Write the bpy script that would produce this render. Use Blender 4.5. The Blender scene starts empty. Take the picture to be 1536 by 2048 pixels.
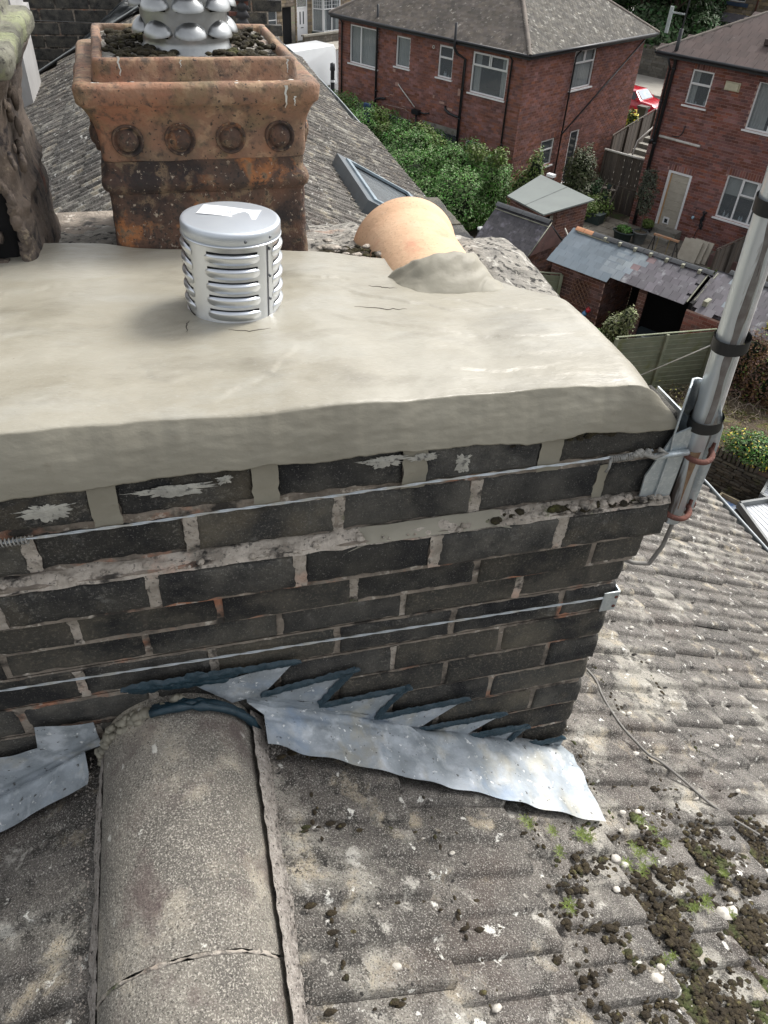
import bpy, math, random
import numpy as np
from mathutils import Matrix, Vector, noise
random.seed(7)
S = bpy.context.scene
COL = S.collection
# ------------------------------------------------------------ camera
F_PX, PITCH, ROLL, YAW = 1512.0, 0.712, -0.059, 0.285
def cam_axes():
    cy, sy = math.cos(YAW), math.sin(YAW)
    f = Vector((sy*math.cos(PITCH), cy*math.cos(PITCH), -math.sin(PITCH)))
    r = Vector((cy, -sy, 0.0)); d = f.cross(r)
    c, s = math.cos(ROLL), math.sin(ROLL)
    return c*r+s*d, -s*r+c*d, f
CR, CD, CF = cam_axes()
CAM = Vector((0, 0, 11.0))
cd = bpy.data.cameras.new("camera"); cam = bpy.data.objects.new("camera", cd); COL.objects.link(cam)
m = Matrix.Identity(4)
for i in range(3):
    m[i][0] = CR[i]; m[i][1] = -CD[i]; m[i][2] = -CF[i]; m[i][3] = CAM[i]
cam.matrix_world = m
cd.sensor_fit = 'VERTICAL'; cd.sensor_height = 36.0; cd.lens = 36.0*F_PX/2048.0
cd.clip_start = 0.05; cd.clip_end = 600
S.camera = cam
# ------------------------------------------------------------ world: bright overcast
SUN_EL, SUN_AZ = math.radians(52), math.radians(66)     # azimuth measured from +Y towards +X
w = bpy.data.worlds.new("World"); S.world = w; w.use_nodes = True
nt = w.node_tree; nt.nodes.clear()
sky = nt.nodes.new('ShaderNodeTexSky'); sky.sky_type = 'NISHITA'; sky.sun_disc = False
sky.sun_elevation = SUN_EL; sky.sun_rotation = SUN_AZ
sky.dust_density = 4.0; sky.air_density = 1.0
hs = nt.nodes.new('ShaderNodeHueSaturation'); hs.inputs['Saturation'].default_value = 0.18
bg = nt.nodes.new('ShaderNodeBackground'); bg.inputs['Strength'].default_value = 0.13
ow = nt.nodes.new('ShaderNodeOutputWorld')
nt.links.new(sky.outputs[0], hs.inputs['Color']); nt.links.new(hs.outputs[0], bg.inputs['Color']); nt.links.new(bg.outputs[0], ow.inputs['Surface'])
sd = bpy.data.lights.new("sun", 'SUN'); sd.energy = 1.5; sd.angle = math.radians(14); sd.color = (1.0, 0.96, 0.9)
so = bpy.data.objects.new("sun", sd); COL.objects.link(so)
sv = Vector((math.cos(SUN_EL)*math.sin(SUN_AZ), math.cos(SUN_EL)*math.cos(SUN_AZ), math.sin(SUN_EL)))
so.rotation_euler = sv.to_track_quat('Z', 'Y').to_euler(); so.location = (0, 0, 30)
S.view_settings.view_transform = 'Standard'; S.view_settings.look = 'None'
S.view_settings.gamma = 1.0; S.view_settings.use_curve_mapping = False
S.view_settings.exposure = 1.03
# ------------------------------------------------------------ frames
YH = 1.016
HX = Vector((math.cos(YH), -math.sin(YH), 0)); HY = Vector((math.sin(YH), math.cos(YH), 0))
def G(u, v, z=0.0): return HX*u + HY*v + Vector((0, 0, z))
GR = -YH
# ------------------------------------------------------------ materials
MATS = {}
def mat(name, c, c2=None, sc=8.0, rough=0.8, bump=0.3, bdist=0.003, bsc=None, metal=0.0, spots=(), var=0.0, stretch=None, spec=0.5, detail=6.0, hv=0.0, coat=0.0, rvar=0.0):
    """procedural surface: two mottled tones, optional spot layers (color, scale, lo, hi, kind), per-piece variation"""
    if name in MATS: return MATS[name]
    mt = bpy.data.materials.new(name); mt.use_nodes = True; n = mt.node_tree; N = n.nodes; L = n.links
    b = N['Principled BSDF']
    geo = N.new('ShaderNodeNewGeometry'); pos = geo.outputs['Position']
    if stretch:
        mp = N.new('ShaderNodeMapping'); mp.inputs['Scale'].default_value = stretch; L.new(pos, mp.inputs[0]); pos = mp.outputs[0]
    def tex(scale, kind='n', det=detail, dist=0.0):
        if kind == 'v':
            t = N.new('ShaderNodeTexVoronoi'); t.inputs['Scale'].default_value = scale
            t2 = N.new('ShaderNodeTexNoise'); t2.inputs['Scale'].default_value = scale*1.7; t2.inputs['Detail'].default_value = 3
            mx = N.new('ShaderNodeMix'); mx.data_type = 'VECTOR'; mx.inputs[0].default_value = 0.12
            L.new(pos, t2.inputs['Vector']); L.new(pos, mx.inputs[4]); L.new(t2.outputs['Color'], mx.inputs[5]); L.new(mx.outputs[1], t.inputs['Vector'])
            return t.outputs['Distance']
        t = N.new('ShaderNodeTexNoise'); t.inputs['Scale'].default_value = scale; t.inputs['Detail'].default_value = det
        t.inputs['Roughness'].default_value = 0.62; t.inputs['Distortion'].default_value = dist
        L.new(pos, t.inputs['Vector']); return t.outputs['Fac']
    def ramp(fac, lo, hi):
        r = N.new('ShaderNodeMapRange'); r.inputs['From Min'].default_value = lo; r.inputs['From Max'].default_value = hi
        L.new(fac, r.inputs['Value']); return r.outputs['Result']
    def mix(fac, a, bb):
        x = N.new('ShaderNodeMix'); x.data_type = 'RGBA'
        if isinstance(fac, float): x.inputs[0].default_value = fac
        else: L.new(fac, x.inputs[0])
        for s, i in ((a, 6), (bb, 7)):
            if isinstance(s, tuple): x.inputs[i].default_value = (*s[:3], 1)
            else: L.new(s, x.inputs[i])
        return x.outputs[2]
    c2 = c2 or tuple(v*0.7 for v in c)
    col = mix(ramp(tex(sc), 0.36, 0.64), c, c2)
    if var or hv:
        oi = N.new('ShaderNodeObjectInfo'); ad = N.new('ShaderNodeMath'); ad.operation = 'ADD'
        L.new(oi.outputs['Random'], ad.inputs[0]); L.new(geo.outputs['Random Per Island'], ad.inputs[1])
        fr = N.new('ShaderNodeMath'); fr.operation = 'FRACT'; L.new(ad.outputs[0], fr.inputs[0])
        h = N.new('ShaderNodeHueSaturation')
        mr = N.new('ShaderNodeMapRange'); mr.inputs['To Min'].default_value = 1-var; mr.inputs['To Max'].default_value = 1+var
        L.new(fr.outputs[0], mr.inputs['Value']); L.new(mr.outputs[0], h.inputs['Value'])
        wn = N.new('ShaderNodeTexWhiteNoise'); wn.noise_dimensions = '1D'; L.new(fr.outputs[0], wn.inputs['W'])
        mr2 = N.new('ShaderNodeMapRange'); mr2.inputs['To Min'].default_value = 0.5-hv; mr2.inputs['To Max'].default_value = 0.5+hv
        L.new(wn.outputs[0], mr2.inputs['Value']); L.new(mr2.outputs[0], h.inputs['Hue'])
        mr3 = N.new('ShaderNodeMapRange'); mr3.inputs['To Min'].default_value = 1-var; mr3.inputs['To Max'].default_value = 1.0+var*0.3
        L.new(wn.outputs[0], mr3.inputs['Value']); L.new(mr3.outputs[0], h.inputs['Saturation'])
        L.new(col, h.inputs['Color']); col = h.outputs[0]
    for s in spots:
        kind = s[4] if len(s) > 4 else 'n'
        amt = s[5] if len(s) > 5 else 1.0
        f = ramp(tex(s[1], kind, 5.0, 0.15 if (kind == 'n' and s[1] < 30) else 0), s[2], s[3])
        if len(s) > 6:      # masked by a second broad noise
            f2 = ramp(tex(s[6], 'n', 3.0), 0.45, 0.6)
            mm = N.new('ShaderNodeMath'); mm.operation = 'MULTIPLY'; L.new(f, mm.inputs[0]); L.new(f2, mm.inputs[1]); f = mm.outputs[0]
        if amt < 1:
            mm = N.new('ShaderNodeMath'); mm.operation = 'MULTIPLY'; mm.inputs[1].default_value = amt; L.new(f, mm.inputs[0]); f = mm.outputs[0]
        col = mix(f, col, s[0])
    L.new(col, b.inputs['Base Color'])
    b.inputs['Roughness'].default_value = rough; b.inputs['Metallic'].default_value = metal
    b.inputs['Specular IOR Level'].default_value = spec
    if rvar:
        rr_ = N.new('ShaderNodeMapRange'); rr_.inputs['From Min'].default_value = .35; rr_.inputs['From Max'].default_value = .65; rr_.inputs['To Min'].default_value = max(.05, rough-rvar); rr_.inputs['To Max'].default_value = rough+rvar
        L.new(tex(sc*1.7, 'n', 5.0), rr_.inputs['Value']); L.new(rr_.outputs[0], b.inputs['Roughness'])
    if coat: b.inputs['Coat Weight'].default_value = coat; b.inputs['Coat Roughness'].default_value = 0.12
    if bump:
        bs = bsc or sc*6
        bn = N.new('ShaderNodeBump'); bn.inputs['Strength'].default_value = bump; bn.inputs['Distance'].default_value = bdist
        L.new(tex(bs, 'n', 8.0), bn.inputs['Height']); L.new(bn.outputs[0], b.inputs['Normal'])
    MATS[name] = mt
    mt['c'] = 1
    return mt
# ------------------------------------------------------------ mesh building
class MB:
    def __init__(s): s.v = []; s.f = []
    def add(s, vs, fs, M=None):
        o = len(s.v)
        s.v += [tuple(M @ Vector(p)) for p in vs] if M is not None else [tuple(p) for p in vs]
        s.f += [tuple(i+o for i in f) for f in fs]
        return s
    def box(s, a, b, M=None):
        x0, y0, z0 = a; x1, y1, z1 = b
        vs = [(x0,y0,z0),(x1,y0,z0),(x1,y1,z0),(x0,y1,z0),(x0,y0,z1),(x1,y0,z1),(x1,y1,z1),(x0,y1,z1)]
        return s.add(vs, [(0,3,2,1),(4,5,6,7),(0,1,5,4),(1,2,6,5),(2,3,7,6),(3,0,4,7)], M)
    def prism(s, poly, z0, z1, M=None):
        n = len(poly)
        vs = [(x, y, z0) for x, y in poly]+[(x, y, z1) for x, y in poly]
        fs = [tuple(range(n-1, -1, -1)), tuple(range(n, 2*n))]+[(i, (i+1) % n, n+(i+1) % n, n+i) for i in range(n)]
        return s.add(vs, fs, M)
    def slab(s, quad, t):
        """quad = 4+ points of a plane, thickened downwards along the normal by t"""
        q = [Vector(p) for p in quad]; nn = (q[1]-q[0]).cross(q[2]-q[0]).normalized()
        n = len(q); vs = q+[p-nn*t for p in q]
        return s.add(vs, [tuple(range(n)), tuple(range(2*n-1, n-1, -1))]+[(i, n+i, n+(i+1) % n, (i+1) % n) for i in range(n)])
    def tube(s, pts, r, n=8, cap=True, jit=0.0):
        pts = [Vector(p) for p in pts]; rs = r if isinstance(r, (list, tuple)) else [r]*len(pts)
        o = len(s.v); up = Vector((0, 0, 1)); prev = None
        for i, p in enumerate(pts):
            t = (pts[min(i+1, len(pts)-1)]-pts[max(i-1, 0)]).normalized()
            if prev is None:
                a = up.cross(t)
                if a.length < 0.05: a = Vector((1, 0, 0)).cross(t)
            else: a = prev-t*prev.dot(t)
            a.normalize(); prev = a; b = t.cross(a)
            for k in range(n):
                th = 2*math.pi*k/n; rr = rs[i]*(1+random.uniform(-jit, jit))
                s.v.append(tuple(p+(a*math.cos(th)+b*math.sin(th))*rr))
        for i in range(len(pts)-1):
            for k in range(n):
                s.f.append((o+i*n+k, o+i*n+(k+1) % n, o+(i+1)*n+(k+1) % n, o+(i+1)*n+k))
        if cap:
            s.f.append(tuple(o+k for k in range(n-1, -1, -1))); e = o+(len(pts)-1)*n
            s.f.append(tuple(e+k for k in range(n)))
        return s
    def grid(s, fn, nu, nv, flip=False):
        o = len(s.v)
        for j in range(nv+1):
            for i in range(nu+1): s.v.append(tuple(fn(i/nu, j/nv)))
        for j in range(nv):
            for i in range(nu):
                q = (o+j*(nu+1)+i, o+j*(nu+1)+i+1, o+(j+1)*(nu+1)+i+1, o+(j+1)*(nu+1)+i)
                s.f.append(q[::-1] if flip else q)
        return s
    def lathe(s, prof, n=32, M=None, cap=False):
        vs = []; fs = []
        for r, z in prof:
            for k in range(n):
                a = 2*math.pi*k/n; vs.append((r*math.cos(a), r*math.sin(a), z))
        for j in range(len(prof)-1):
            for k in range(n): fs.append((j*n+k, j*n+(k+1) % n, (j+1)*n+(k+1) % n, (j+1)*n+k))
        if cap: fs.append(tuple((len(prof)-1)*n+k for k in range(n)))
        return s.add(vs, fs, M)
    def mesh(s, name, m, smooth=False):
        me = bpy.data.meshes.new(name); me.from_pydata(s.v, [], s.f); me.update()
        if m is not None: me.materials.append(m)
        if smooth:
            me.polygons.foreach_set('use_smooth', [True]*len(me.polygons))
        return me
def link(name, me, parent=None, M=None):
    o = bpy.data.objects.new(name, me); COL.objects.link(o)
    if parent: o.parent = parent
    if M is not None: o.matrix_basis = M
    return o
def obj(name, mb, m, parent=None, smooth=False, M=None, label=None, kind=None):
    o = link(name, mb.mesh(name, m, smooth), parent, M)
    if label: o['label'] = label
    if kind: o['kind'] = kind
    return o
def thing(name, label, cat, loc=(0, 0, 0), rz=0.0, group=None):
    o = link(name, None); o.location = loc; o.rotation_euler = (0, 0, rz); o.empty_display_size = 0.1
    o['label'] = label; o['category'] = cat
    if group: o['group'] = group
    return o
def tag(o, label, cat, group=None):
    o['label'] = label; o['category'] = cat
    if group: o['group'] = group
    return o
def struct(name, mb, m, smooth=False):
    o = obj(name, mb, m, None, smooth); o['kind'] = 'structure'; return o
def copy_tree(o, parent=None):
    c = o.copy(); COL.objects.link(c); c.parent = parent
    for ch in o.children: copy_tree(ch, c)
    return c
def rotz(a): return Matrix.Rotation(a, 4, 'Z')
def T(x, y, z): return Matrix.Translation((x, y, z))
def Sc(x, y, z): return Matrix.Diagonal((x, y, z, 1))
def rootmat(p):
    return Matrix.Translation(p.location) @ p.rotation_euler.to_matrix().to_4x4() if p else Matrix.Identity(4)
def pieces(parent, name, items, limit=300, world=None, stuffname=None):
    """items = [(matrix, mesh)]: the largest in view become objects sharing meshes, the rest one joined mesh"""
    W = world if world is not None else rootmat(parent)
    sc = []
    for i, (M, me) in enumerate(items):
        p = (W @ M).translation-CAM; z = p.dot(CF)
        x, y = (0, 0) if z < .1 else (p.dot(CR)/z*F_PX, p.dot(CD)/z*F_PX)
        vis = z > .1 and abs(x) < 830 and abs(y) < 1090
        sc.append((0 if vis else 1, p.length, i))
    sc.sort()
    for _, _, i in sc[:limit]:
        M, me = items[i]; link(name, me, parent, M)
    rest = sc[limit:]
    if rest:
        cache = {}; V = []; Fa = []; mats = None; off = 0; sm = False
        for _, _, i in rest:
            M, me = items[i]
            if me.name not in cache:
                a = np.empty(len(me.vertices)*3); me.vertices.foreach_get('co', a)
                cache[me.name] = (a.reshape(-1, 3), [tuple(p.vertices) for p in me.polygons])
                if mats is None: mats = list(me.materials)
            a, fs = cache[me.name]; R = np.array(M)
            V.append(a @ R[:3, :3].T+R[:3, 3]); Fa += [tuple(k+off for k in f) for f in fs]; off += len(a)
        me = bpy.data.meshes.new(stuffname or name); me.from_pydata(np.vstack(V).tolist(), [], Fa); me.update()
        for x in mats: me.materials.append(x)
        o = link(stuffname or name, me, parent); o['kind'] = 'stuff'
def nz(x, y=0.0, z=0.0): return noise.noise(Vector((x, y, z)))
def fbm(x, y, z=0.0, o=4): return noise.fractal(Vector((x, y, z)), 1.0, 2.0, o)
def chamfer_box(name, m, sx, sy, sz, c=0.08, jit=0.0, seed=0):
    """unit-centred box with chamfered edges (44 tris)"""
    rnd = random.Random(seed); mb = MB()
    X, Y, Z = sx/2, sy/2, sz/2; vs = []; idx = {}
    for ix in (-1, 1):
        for iy in (-1, 1):
            for iz in (-1, 1):
                for ax in range(3):
                    p = [ix*(X-c), iy*(Y-c), iz*(Z-c)]; p[ax] = (ix*X, iy*Y, iz*Z)[ax]
                    idx[(ix, iy, iz, ax)] = len(vs); vs.append(tuple(q+rnd.uniform(-jit, jit) for q in p))
    fs = []
    for ax in range(3):
        a, b = [k for k in range(3) if k != ax]
        for sg in (-1, 1):
            q = []
            for (i, j) in ((-1, -1), (1, -1), (1, 1), (-1, 1)):
                s = [0, 0, 0]; s[ax] = sg; s[a] = i; s[b] = j; q.append(idx[(*s, ax)])
            flip = (sg < 0) ^ (ax == 1)
            fs.append(tuple(q[::-1] if flip else q))
    for ax in range(3):       # edges parallel to ax
        a, b = [k for k in range(3) if k != ax]
        for i in (-1, 1):
            for j in (-1, 1):
                s0 = [0, 0, 0]; s1 = [0, 0, 0]; s0[ax] = -1; s1[ax] = 1
                for s in (s0, s1): s[a] = i; s[b] = j
                fs.append((idx[(*s0, a)], idx[(*s1, a)], idx[(*s1, b)], idx[(*s0, b)]))
    for ix in (-1, 1):
        for iy in (-1, 1):
            for iz in (-1, 1): fs.append(tuple(idx[(ix, iy, iz, k)] for k in range(3)))
    mb.add(vs, fs)
    me = mb.mesh(name, m)
    import bmesh
    bm = bmesh.new(); bm.from_mesh(me); bmesh.ops.recalc_face_normals(bm, faces=bm.faces); bm.to_mesh(me); bm.free()
    return me
def fixn(o):
    import bmesh
    bm = bmesh.new(); bm.from_mesh(o.data); bmesh.ops.recalc_face_normals(bm, faces=bm.faces); bm.to_mesh(o.data); bm.free(); return o
# ------------------------------------------------------------ palette
brick_soot = mat("soot_brick", (.026,.026,.025), (.082,.077,.064), 14, .86, 1.0, .005, 200, spots=[((.19,.18,.155), 190, .55, .64, "n", .7, 6), ((.22,.22,.21), 30, .61, .72, "n", .5, 6), ((.005,.006,.008), 8, .50, .66), ((.15,.125,.085), 6, .56, .70, "n", .55), ((.24,.23,.21), 360, .60, .66, "n", .7)], var=.35)
brick_soot2 = mat("brown_soot_brick", (.085,.075,.056), (.035,.035,.031), 9, .9, 1.0, .005, 180, spots=[((.16,.14,.11), 160, .54, .65, "n", .7), ((.009,.010,.012), 7, .50, .64, "n", .9), ((.20,.19,.16), 300, .60, .66, "n", .6)], var=.35)
mortar_old = mat("old_mortar", (.33,.285,.235), (.17,.145,.12), 30, .95, 1.0, .006, 120, spots=[((.48,.21,.12), 7, .55, .64, "n", .8), ((.60,.55,.48), 40, .58, .68), ((.05,.045,.04), 12, .52, .62)])
mortar_pale = mat("pale_mortar", (.54,.485,.42), (.31,.275,.23), 26, .95, 1.0, .01, 90, spots=[((.58,.38,.29), 8, .56, .7, "n", .8), ((.05,.045,.04), 24, .56, .66), ((.10,.12,.05), 14, .62, .7), ((.16,.15,.13), 120, .58, .64)])
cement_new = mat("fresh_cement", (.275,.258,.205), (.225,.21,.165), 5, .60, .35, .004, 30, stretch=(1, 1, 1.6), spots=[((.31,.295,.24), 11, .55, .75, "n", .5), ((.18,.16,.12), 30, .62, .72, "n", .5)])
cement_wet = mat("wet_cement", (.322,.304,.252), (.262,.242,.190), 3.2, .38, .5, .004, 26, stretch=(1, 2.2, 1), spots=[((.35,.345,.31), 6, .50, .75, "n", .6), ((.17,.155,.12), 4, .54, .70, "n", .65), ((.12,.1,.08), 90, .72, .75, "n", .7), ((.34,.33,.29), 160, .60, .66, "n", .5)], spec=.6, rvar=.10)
old_flaunch = mat("weathered_cement", (.34,.32,.28), (.20,.19,.17), 26, .95, 1.0, .012, 70, spots=[((.035,.033,.03), 60, .53, .6), ((.5,.48,.43), 35, .58, .66), ((.38,.26,.2), 7, .6, .7, 'n', .7)])
moss = mat("moss", (.028,.022,.014), (.055,.045,.018), 40, 1.0, 1.0, .012, 200, spots=[((.10,.10,.03), 25, .58, .7), ((.2,.18,.15), 120, .66, .7)])
lead = mat("lead", (.38,.42,.46), (.24,.27,.29), 15, .5, .6, .005, 30, metal=.15, spots=[((.58,.62,.66), 18, .50, .66, "n", .8), ((.36,.34,.27), 9, .53, .66, "n", .7), ((.08,.08,.08), 70, .64, .68), ((.22,.30,.42), 6, .58, .7, "n", .6), ((.74,.76,.76), 60, .63, .68)])
tar = mat("sealant", (.010,.030,.044), (.016,.042,.060), 30, .42, .8, .004, 70)
terra = mat("terracotta", (.30,.172,.108), (.20,.118,.082), 12, .8, .9, .005, 70, spots=[((.40,.27,.17), 26, .52, .62, "n", .8), ((.33,.135,.075), 5, .55, .66, "n", .7), ((.13,.10,.075), 8, .46, .66, "n", .85, 4.0), ((.06,.05,.042), 44, .52, .66, "n", .8), ((.22,.17,.09), 6, .50, .62, "n", .75), ((.03,.026,.024), 130, .61, .66, "n", .9)])
terra_soot = mat("sooty_terracotta", (.16,.085,.055), (.075,.052,.042), 12, .88, 1.0, .006, 70, spots=[((.36,.15,.06), 15, .56, .64), ((.022,.02,.022), 8, .48, .6, "n", .85), ((.42,.35,.27), 110, .62, .67), ((.20,.14,.09), 30, .54, .62), ((.03,.028,.027), 120, .56, .62, "n", .8)])
terra_old = mat("decayed_clay", (.15,.115,.09), (.085,.07,.06), 9, .95, 1.0, .008, 50, spots=[((.22,.18,.13), 60, .6, .68), ((.15,.06,.04), 12, .62, .7), ((.025,.02,.02), 20, .55, .62)])
terra_lichen = mat("lichened_clay", (.22,.215,.17), (.12,.12,.09), 16, .95, 1.0, .006, 80, spots=[((.27,.29,.17), 9, .52, .62), ((.06,.055,.05), 60, .58, .64)])
terra_new = mat("new_clay", (.66,.45,.29), (.60,.38,.235), 7, .8, .5, .003, 90, spots=[((.30,.20,.14), 160, .62, .66, "n", .6), ((.62,.52,.42), 4, .55, .7, "n", .5), ((.55,.22,.14), 10, .56, .72, 'n', .6), ((.5,.33,.2), 90, .62, .68), ((.18,.12,.1), 34, .72, .75)])
galv = mat("galvanised_steel", (.50,.55,.57), (.40,.45,.475), 26, .42, .25, .002, 60, metal=.6, spots=[((.62,.66,.67), 40, .55, .7, 'v', .5), ((.3,.32,.33), 14, .62, .75, 'n', .6)])
galv_stain = mat("stained_steel", (.60,.65,.68), (.48,.53,.56), 20, .36, .2, .002, 60, metal=.55, stretch=(1, 1, .12), spots=[((.13,.10,.085), 24, .53, .58, 'n', .9)])
alu = mat("bright_aluminium", (.72,.75,.78), (.64,.67,.71), 14, .30, 0, metal=1.0)
alu_lid = mat("matt_aluminium", (.56,.60,.64), (.50,.54,.59), 9, .36, .1, .002, 40, metal=.6)
alu_old = mat("dull_aluminium", (.42,.43,.43), (.31,.32,.32), 18, .34, .3, .002, 60, metal=.9, spots=[((.22,.22,.22), 9, .58, .7, 'n', .7)])
white_paper = mat("paper_label", (.74,.76,.78), (.7,.72,.74), 20, .5, 0)
ink = mat("grey_ink", (.35,.37,.40), None, 20, .6, 0)
rust = mat("rust", (.17,.065,.045), (.09,.04,.033), 60, .85, .8, .003, 150, spots=[((.3,.14,.11), 50, .6, .68)])
black_tape = mat("black_tape", (.012,.013,.014), None, 20, .5, .3, .002, 60)
wire_m = mat("wire", (.56,.60,.63), (.42,.46,.48), 60, .45, .4, .001, 200, metal=.5, spots=[((.42,.40,.34), 20, .5, .6, 'n', .7)])
cable_grey = mat("grey_cable", (.20,.19,.17), (.14,.13,.12), 60, .6, .2)
cable_white = mat("white_cable", (.58,.57,.55), (.45,.44,.42), 30, .5, .1)
dark_in = mat("dark_interior", (.006,.006,.007), None, 5, .95, 0)
stone_white = mat("chalk_pebble", (.62,.59,.53), (.45,.42,.37), 60, .9, .5)
# ------------------------------------------------------------ chimney stack
ZC = 11.0
st = thing('chimney_stack', 'sooty black brick chimney stack with a freshly smoothed cement top', 'chimney', (0, 0, 0))
BL, BH, JT = .2235, .0725, .011
def worn_brick(mm, k):
    nu, nv = 18, 6; mb = MB()
    us = [0, .012, .035]+[.035+.93*i/13 for i in range(1, 13)]+[.965, .988, 1]; vs_ = [0, .05, .14, .38, .62, .86, .95, 1]
    nu, nv = len(us), len(vs_)
    for v in vs_:
        for u in us:
            x, z = (u-.5)*BL, (v-.5)*BH; e = min(u, 1-u)*BL; e2 = min(v, 1-v)*BH; e = min(e, e2)
            chip = max(0, 1-e/.0085)**1.6*.0062*(.7+2.0*max(0, fbm(x*30+k*7, z*30, k)+.2))
            s_ = 1-.010*max(0, nz(x*28, z*40, k*3.1)) if e < .001 else 1
            mb.v.append((x*(s_ if e2 > .001 else 1)+.0008*nz(z*90, k), -.05+chip+.0016*fbm(x*22, z*22, k*5)+.0007*nz(x*120, z*120, k), z*(1-.035*max(0, nz(x*34, k*9)+.2)) if e2 < .001 else z))
    for j in range(nv-1):
        for i in range(nu-1): mb.f.append((j*nu+i, j*nu+i+1, (j+1)*nu+i+1, (j+1)*nu+i))
    ring = [i for i in range(nu)]+[j*nu+nu-1 for j in range(1, nv)]+[(nv-1)*nu+i for i in range(nu-2, -1, -1)]+[j*nu for j in range(nv-2, 0, -1)]
    o = len(mb.v); n = len(ring)
    for q in ring: p = mb.v[q]; mb.v.append((p[0], .05, p[2]))
    for q in range(n): mb.f.append((ring[q], o+q, o+(q+1) % n, ring[(q+1) % n]))
    me = mb.mesh('brick', mm, True); return me
bme = [worn_brick(mm, k) for k, mm in enumerate((brick_soot, brick_soot, brick_soot2, brick_soot, brick_soot2, brick_soot, brick_soot2))]
bme2 = [b for b in bme]
rows = [ # zc, face y, right x, joint phase
 (-.725,.905,.778,.0760),(-.810,.905,.778,-.044),(-.900,.880,.803,.120),(-.985,.902,.790,-.018),
 (-1.065,.92,.782,.084),(-1.148,.92,.782,-.042),(-1.231,.92,.782,.073),(-1.314,.92,.782,-.042),(-1.396,.92,.782,.073),
 (-1.479,.92,.782,-.045),(-1.561,.92,.782,.073),(-1.643,.92,.782,-.045),(-1.726,.92,.782,.073),(-1.81,.92,.782,-.045)]
PX = .2345
items = []; XL = -1.6
core = MB(); joints = []; jpale = []
rb = random.Random(3)
for ri, (zc, fy, xr, ph) in enumerate(rows):
    zc += ZC
    xs = [ph+k*PX for k in range(-8, 5)]; xs = [x for x in xs if XL < x < xr-.05]
    edges = [XL]+xs+[xr]
    for a, b in zip(edges[:-1], edges[1:]):
        jw = .034 if ri == 0 else (.016 if ri < 3 else JT)
        aa = a+jw/2; bb = b-(jw/2 if b < xr-.001 else 0)
        if bb-aa < .03: continue
        k = rb.randrange(len(bme)) if ri > 2 else rb.choice((0, 1, 3))
        sc = (bb-aa)/BL
        M = T((aa+bb)/2, fy+.05+rb.uniform(-.003, .004), zc+rb.uniform(-.002, .002)) @ Matrix.Rotation(rb.uniform(-.006, .006), 4, 'Y') @ Matrix.Rotation(rb.uniform(-.008, .008), 4, 'Z') @ Sc(sc, 1, 1.0 if ri else .98)
        items.append((M, bme[k]))
    # header bricks on the right-hand return
    for k in range(5):
        M = T(xr-.051, fy+.10+.1+k*.235+(.1 if ri % 2 else 0), zc) @ rotz(math.pi/2)
        if ri > 0: items.append((M, bme[k % 6]))
    core.box((XL, fy+.0065, zc-.0425), (xr-.009, 1.72 if ri else 1.5, zc+(.0425 if ri else .02))); core.box((XL, 1.721, zc-.0425), (.30, 1.985, zc+.0425))
    for x in xs:
        jw = .034 if ri == 0 else (.016 if ri < 3 else JT)
        tgt = joints if ri == 0 else (jpale if (ri in (1, 2) or rb.random() < .22) else None)
        if ri == 1 and rb.random() < .3: tgt = joints
        if tgt is not None:
            d = -.003 if ri == 0 else rb.uniform(.001, .006)
            q_ = MB(); q_.grid(lambda u, v, x=x, zc=zc, fy=fy, jw=jw, d=d: (x+(u-.5)*(jw+.006)+nz(zc*9+v*7, x*5)*.004, fy+d+nz(x*40+u*3, zc*40+v*6)*.003, zc+(v-.5)*(.084 if ri == 0 else .074)), 3, 8)
            tgt.append(q_)
pieces(st, 'brick', items, 300)
fixn(obj('mortar_core', core, mortar_old, st))
for q_ in joints: obj('pointing', q_, cement_new, st, True, label='fresh cement pointing between the top bricks')
for q_ in jpale: obj('mortar_joint', q_, mortar_pale, st, True)
# sloping mortar ledge on the projecting course
def ledge(u, v):
    x = XL+u*(.80-XL); t = v
    n1 = fbm(x*14, v*2.5, 3)*.008+nz(x*55, v*9)*.003
    return (x, .882+t*.03+nz(x*30, 7)*.003, ZC-.8625+t*.014+n1*(1 if t > .05 else .4)+.003*math.sin(t*3.1))
obj('mortar_ledge', MB().grid(ledge, 260, 5), mortar_pale, st, True)
def patch(u, v, x0, x1):
    x = x0+u*(x1-x0); e = min(u, 1-u)*8; e = min(1, e)
    return (x, .8815+v*.026+nz(x*20, 2)*.003, ZC-.8595+v*.016+fbm(x*12, v*2, 9)*.003*e-(1-e)*.012)
obj('mortar_patch', MB().grid(lambda u, v: patch(u, v, .20, .50), 60, 4), cement_new, st, True, label='beige fresh cement patch on the ledge')
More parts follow.
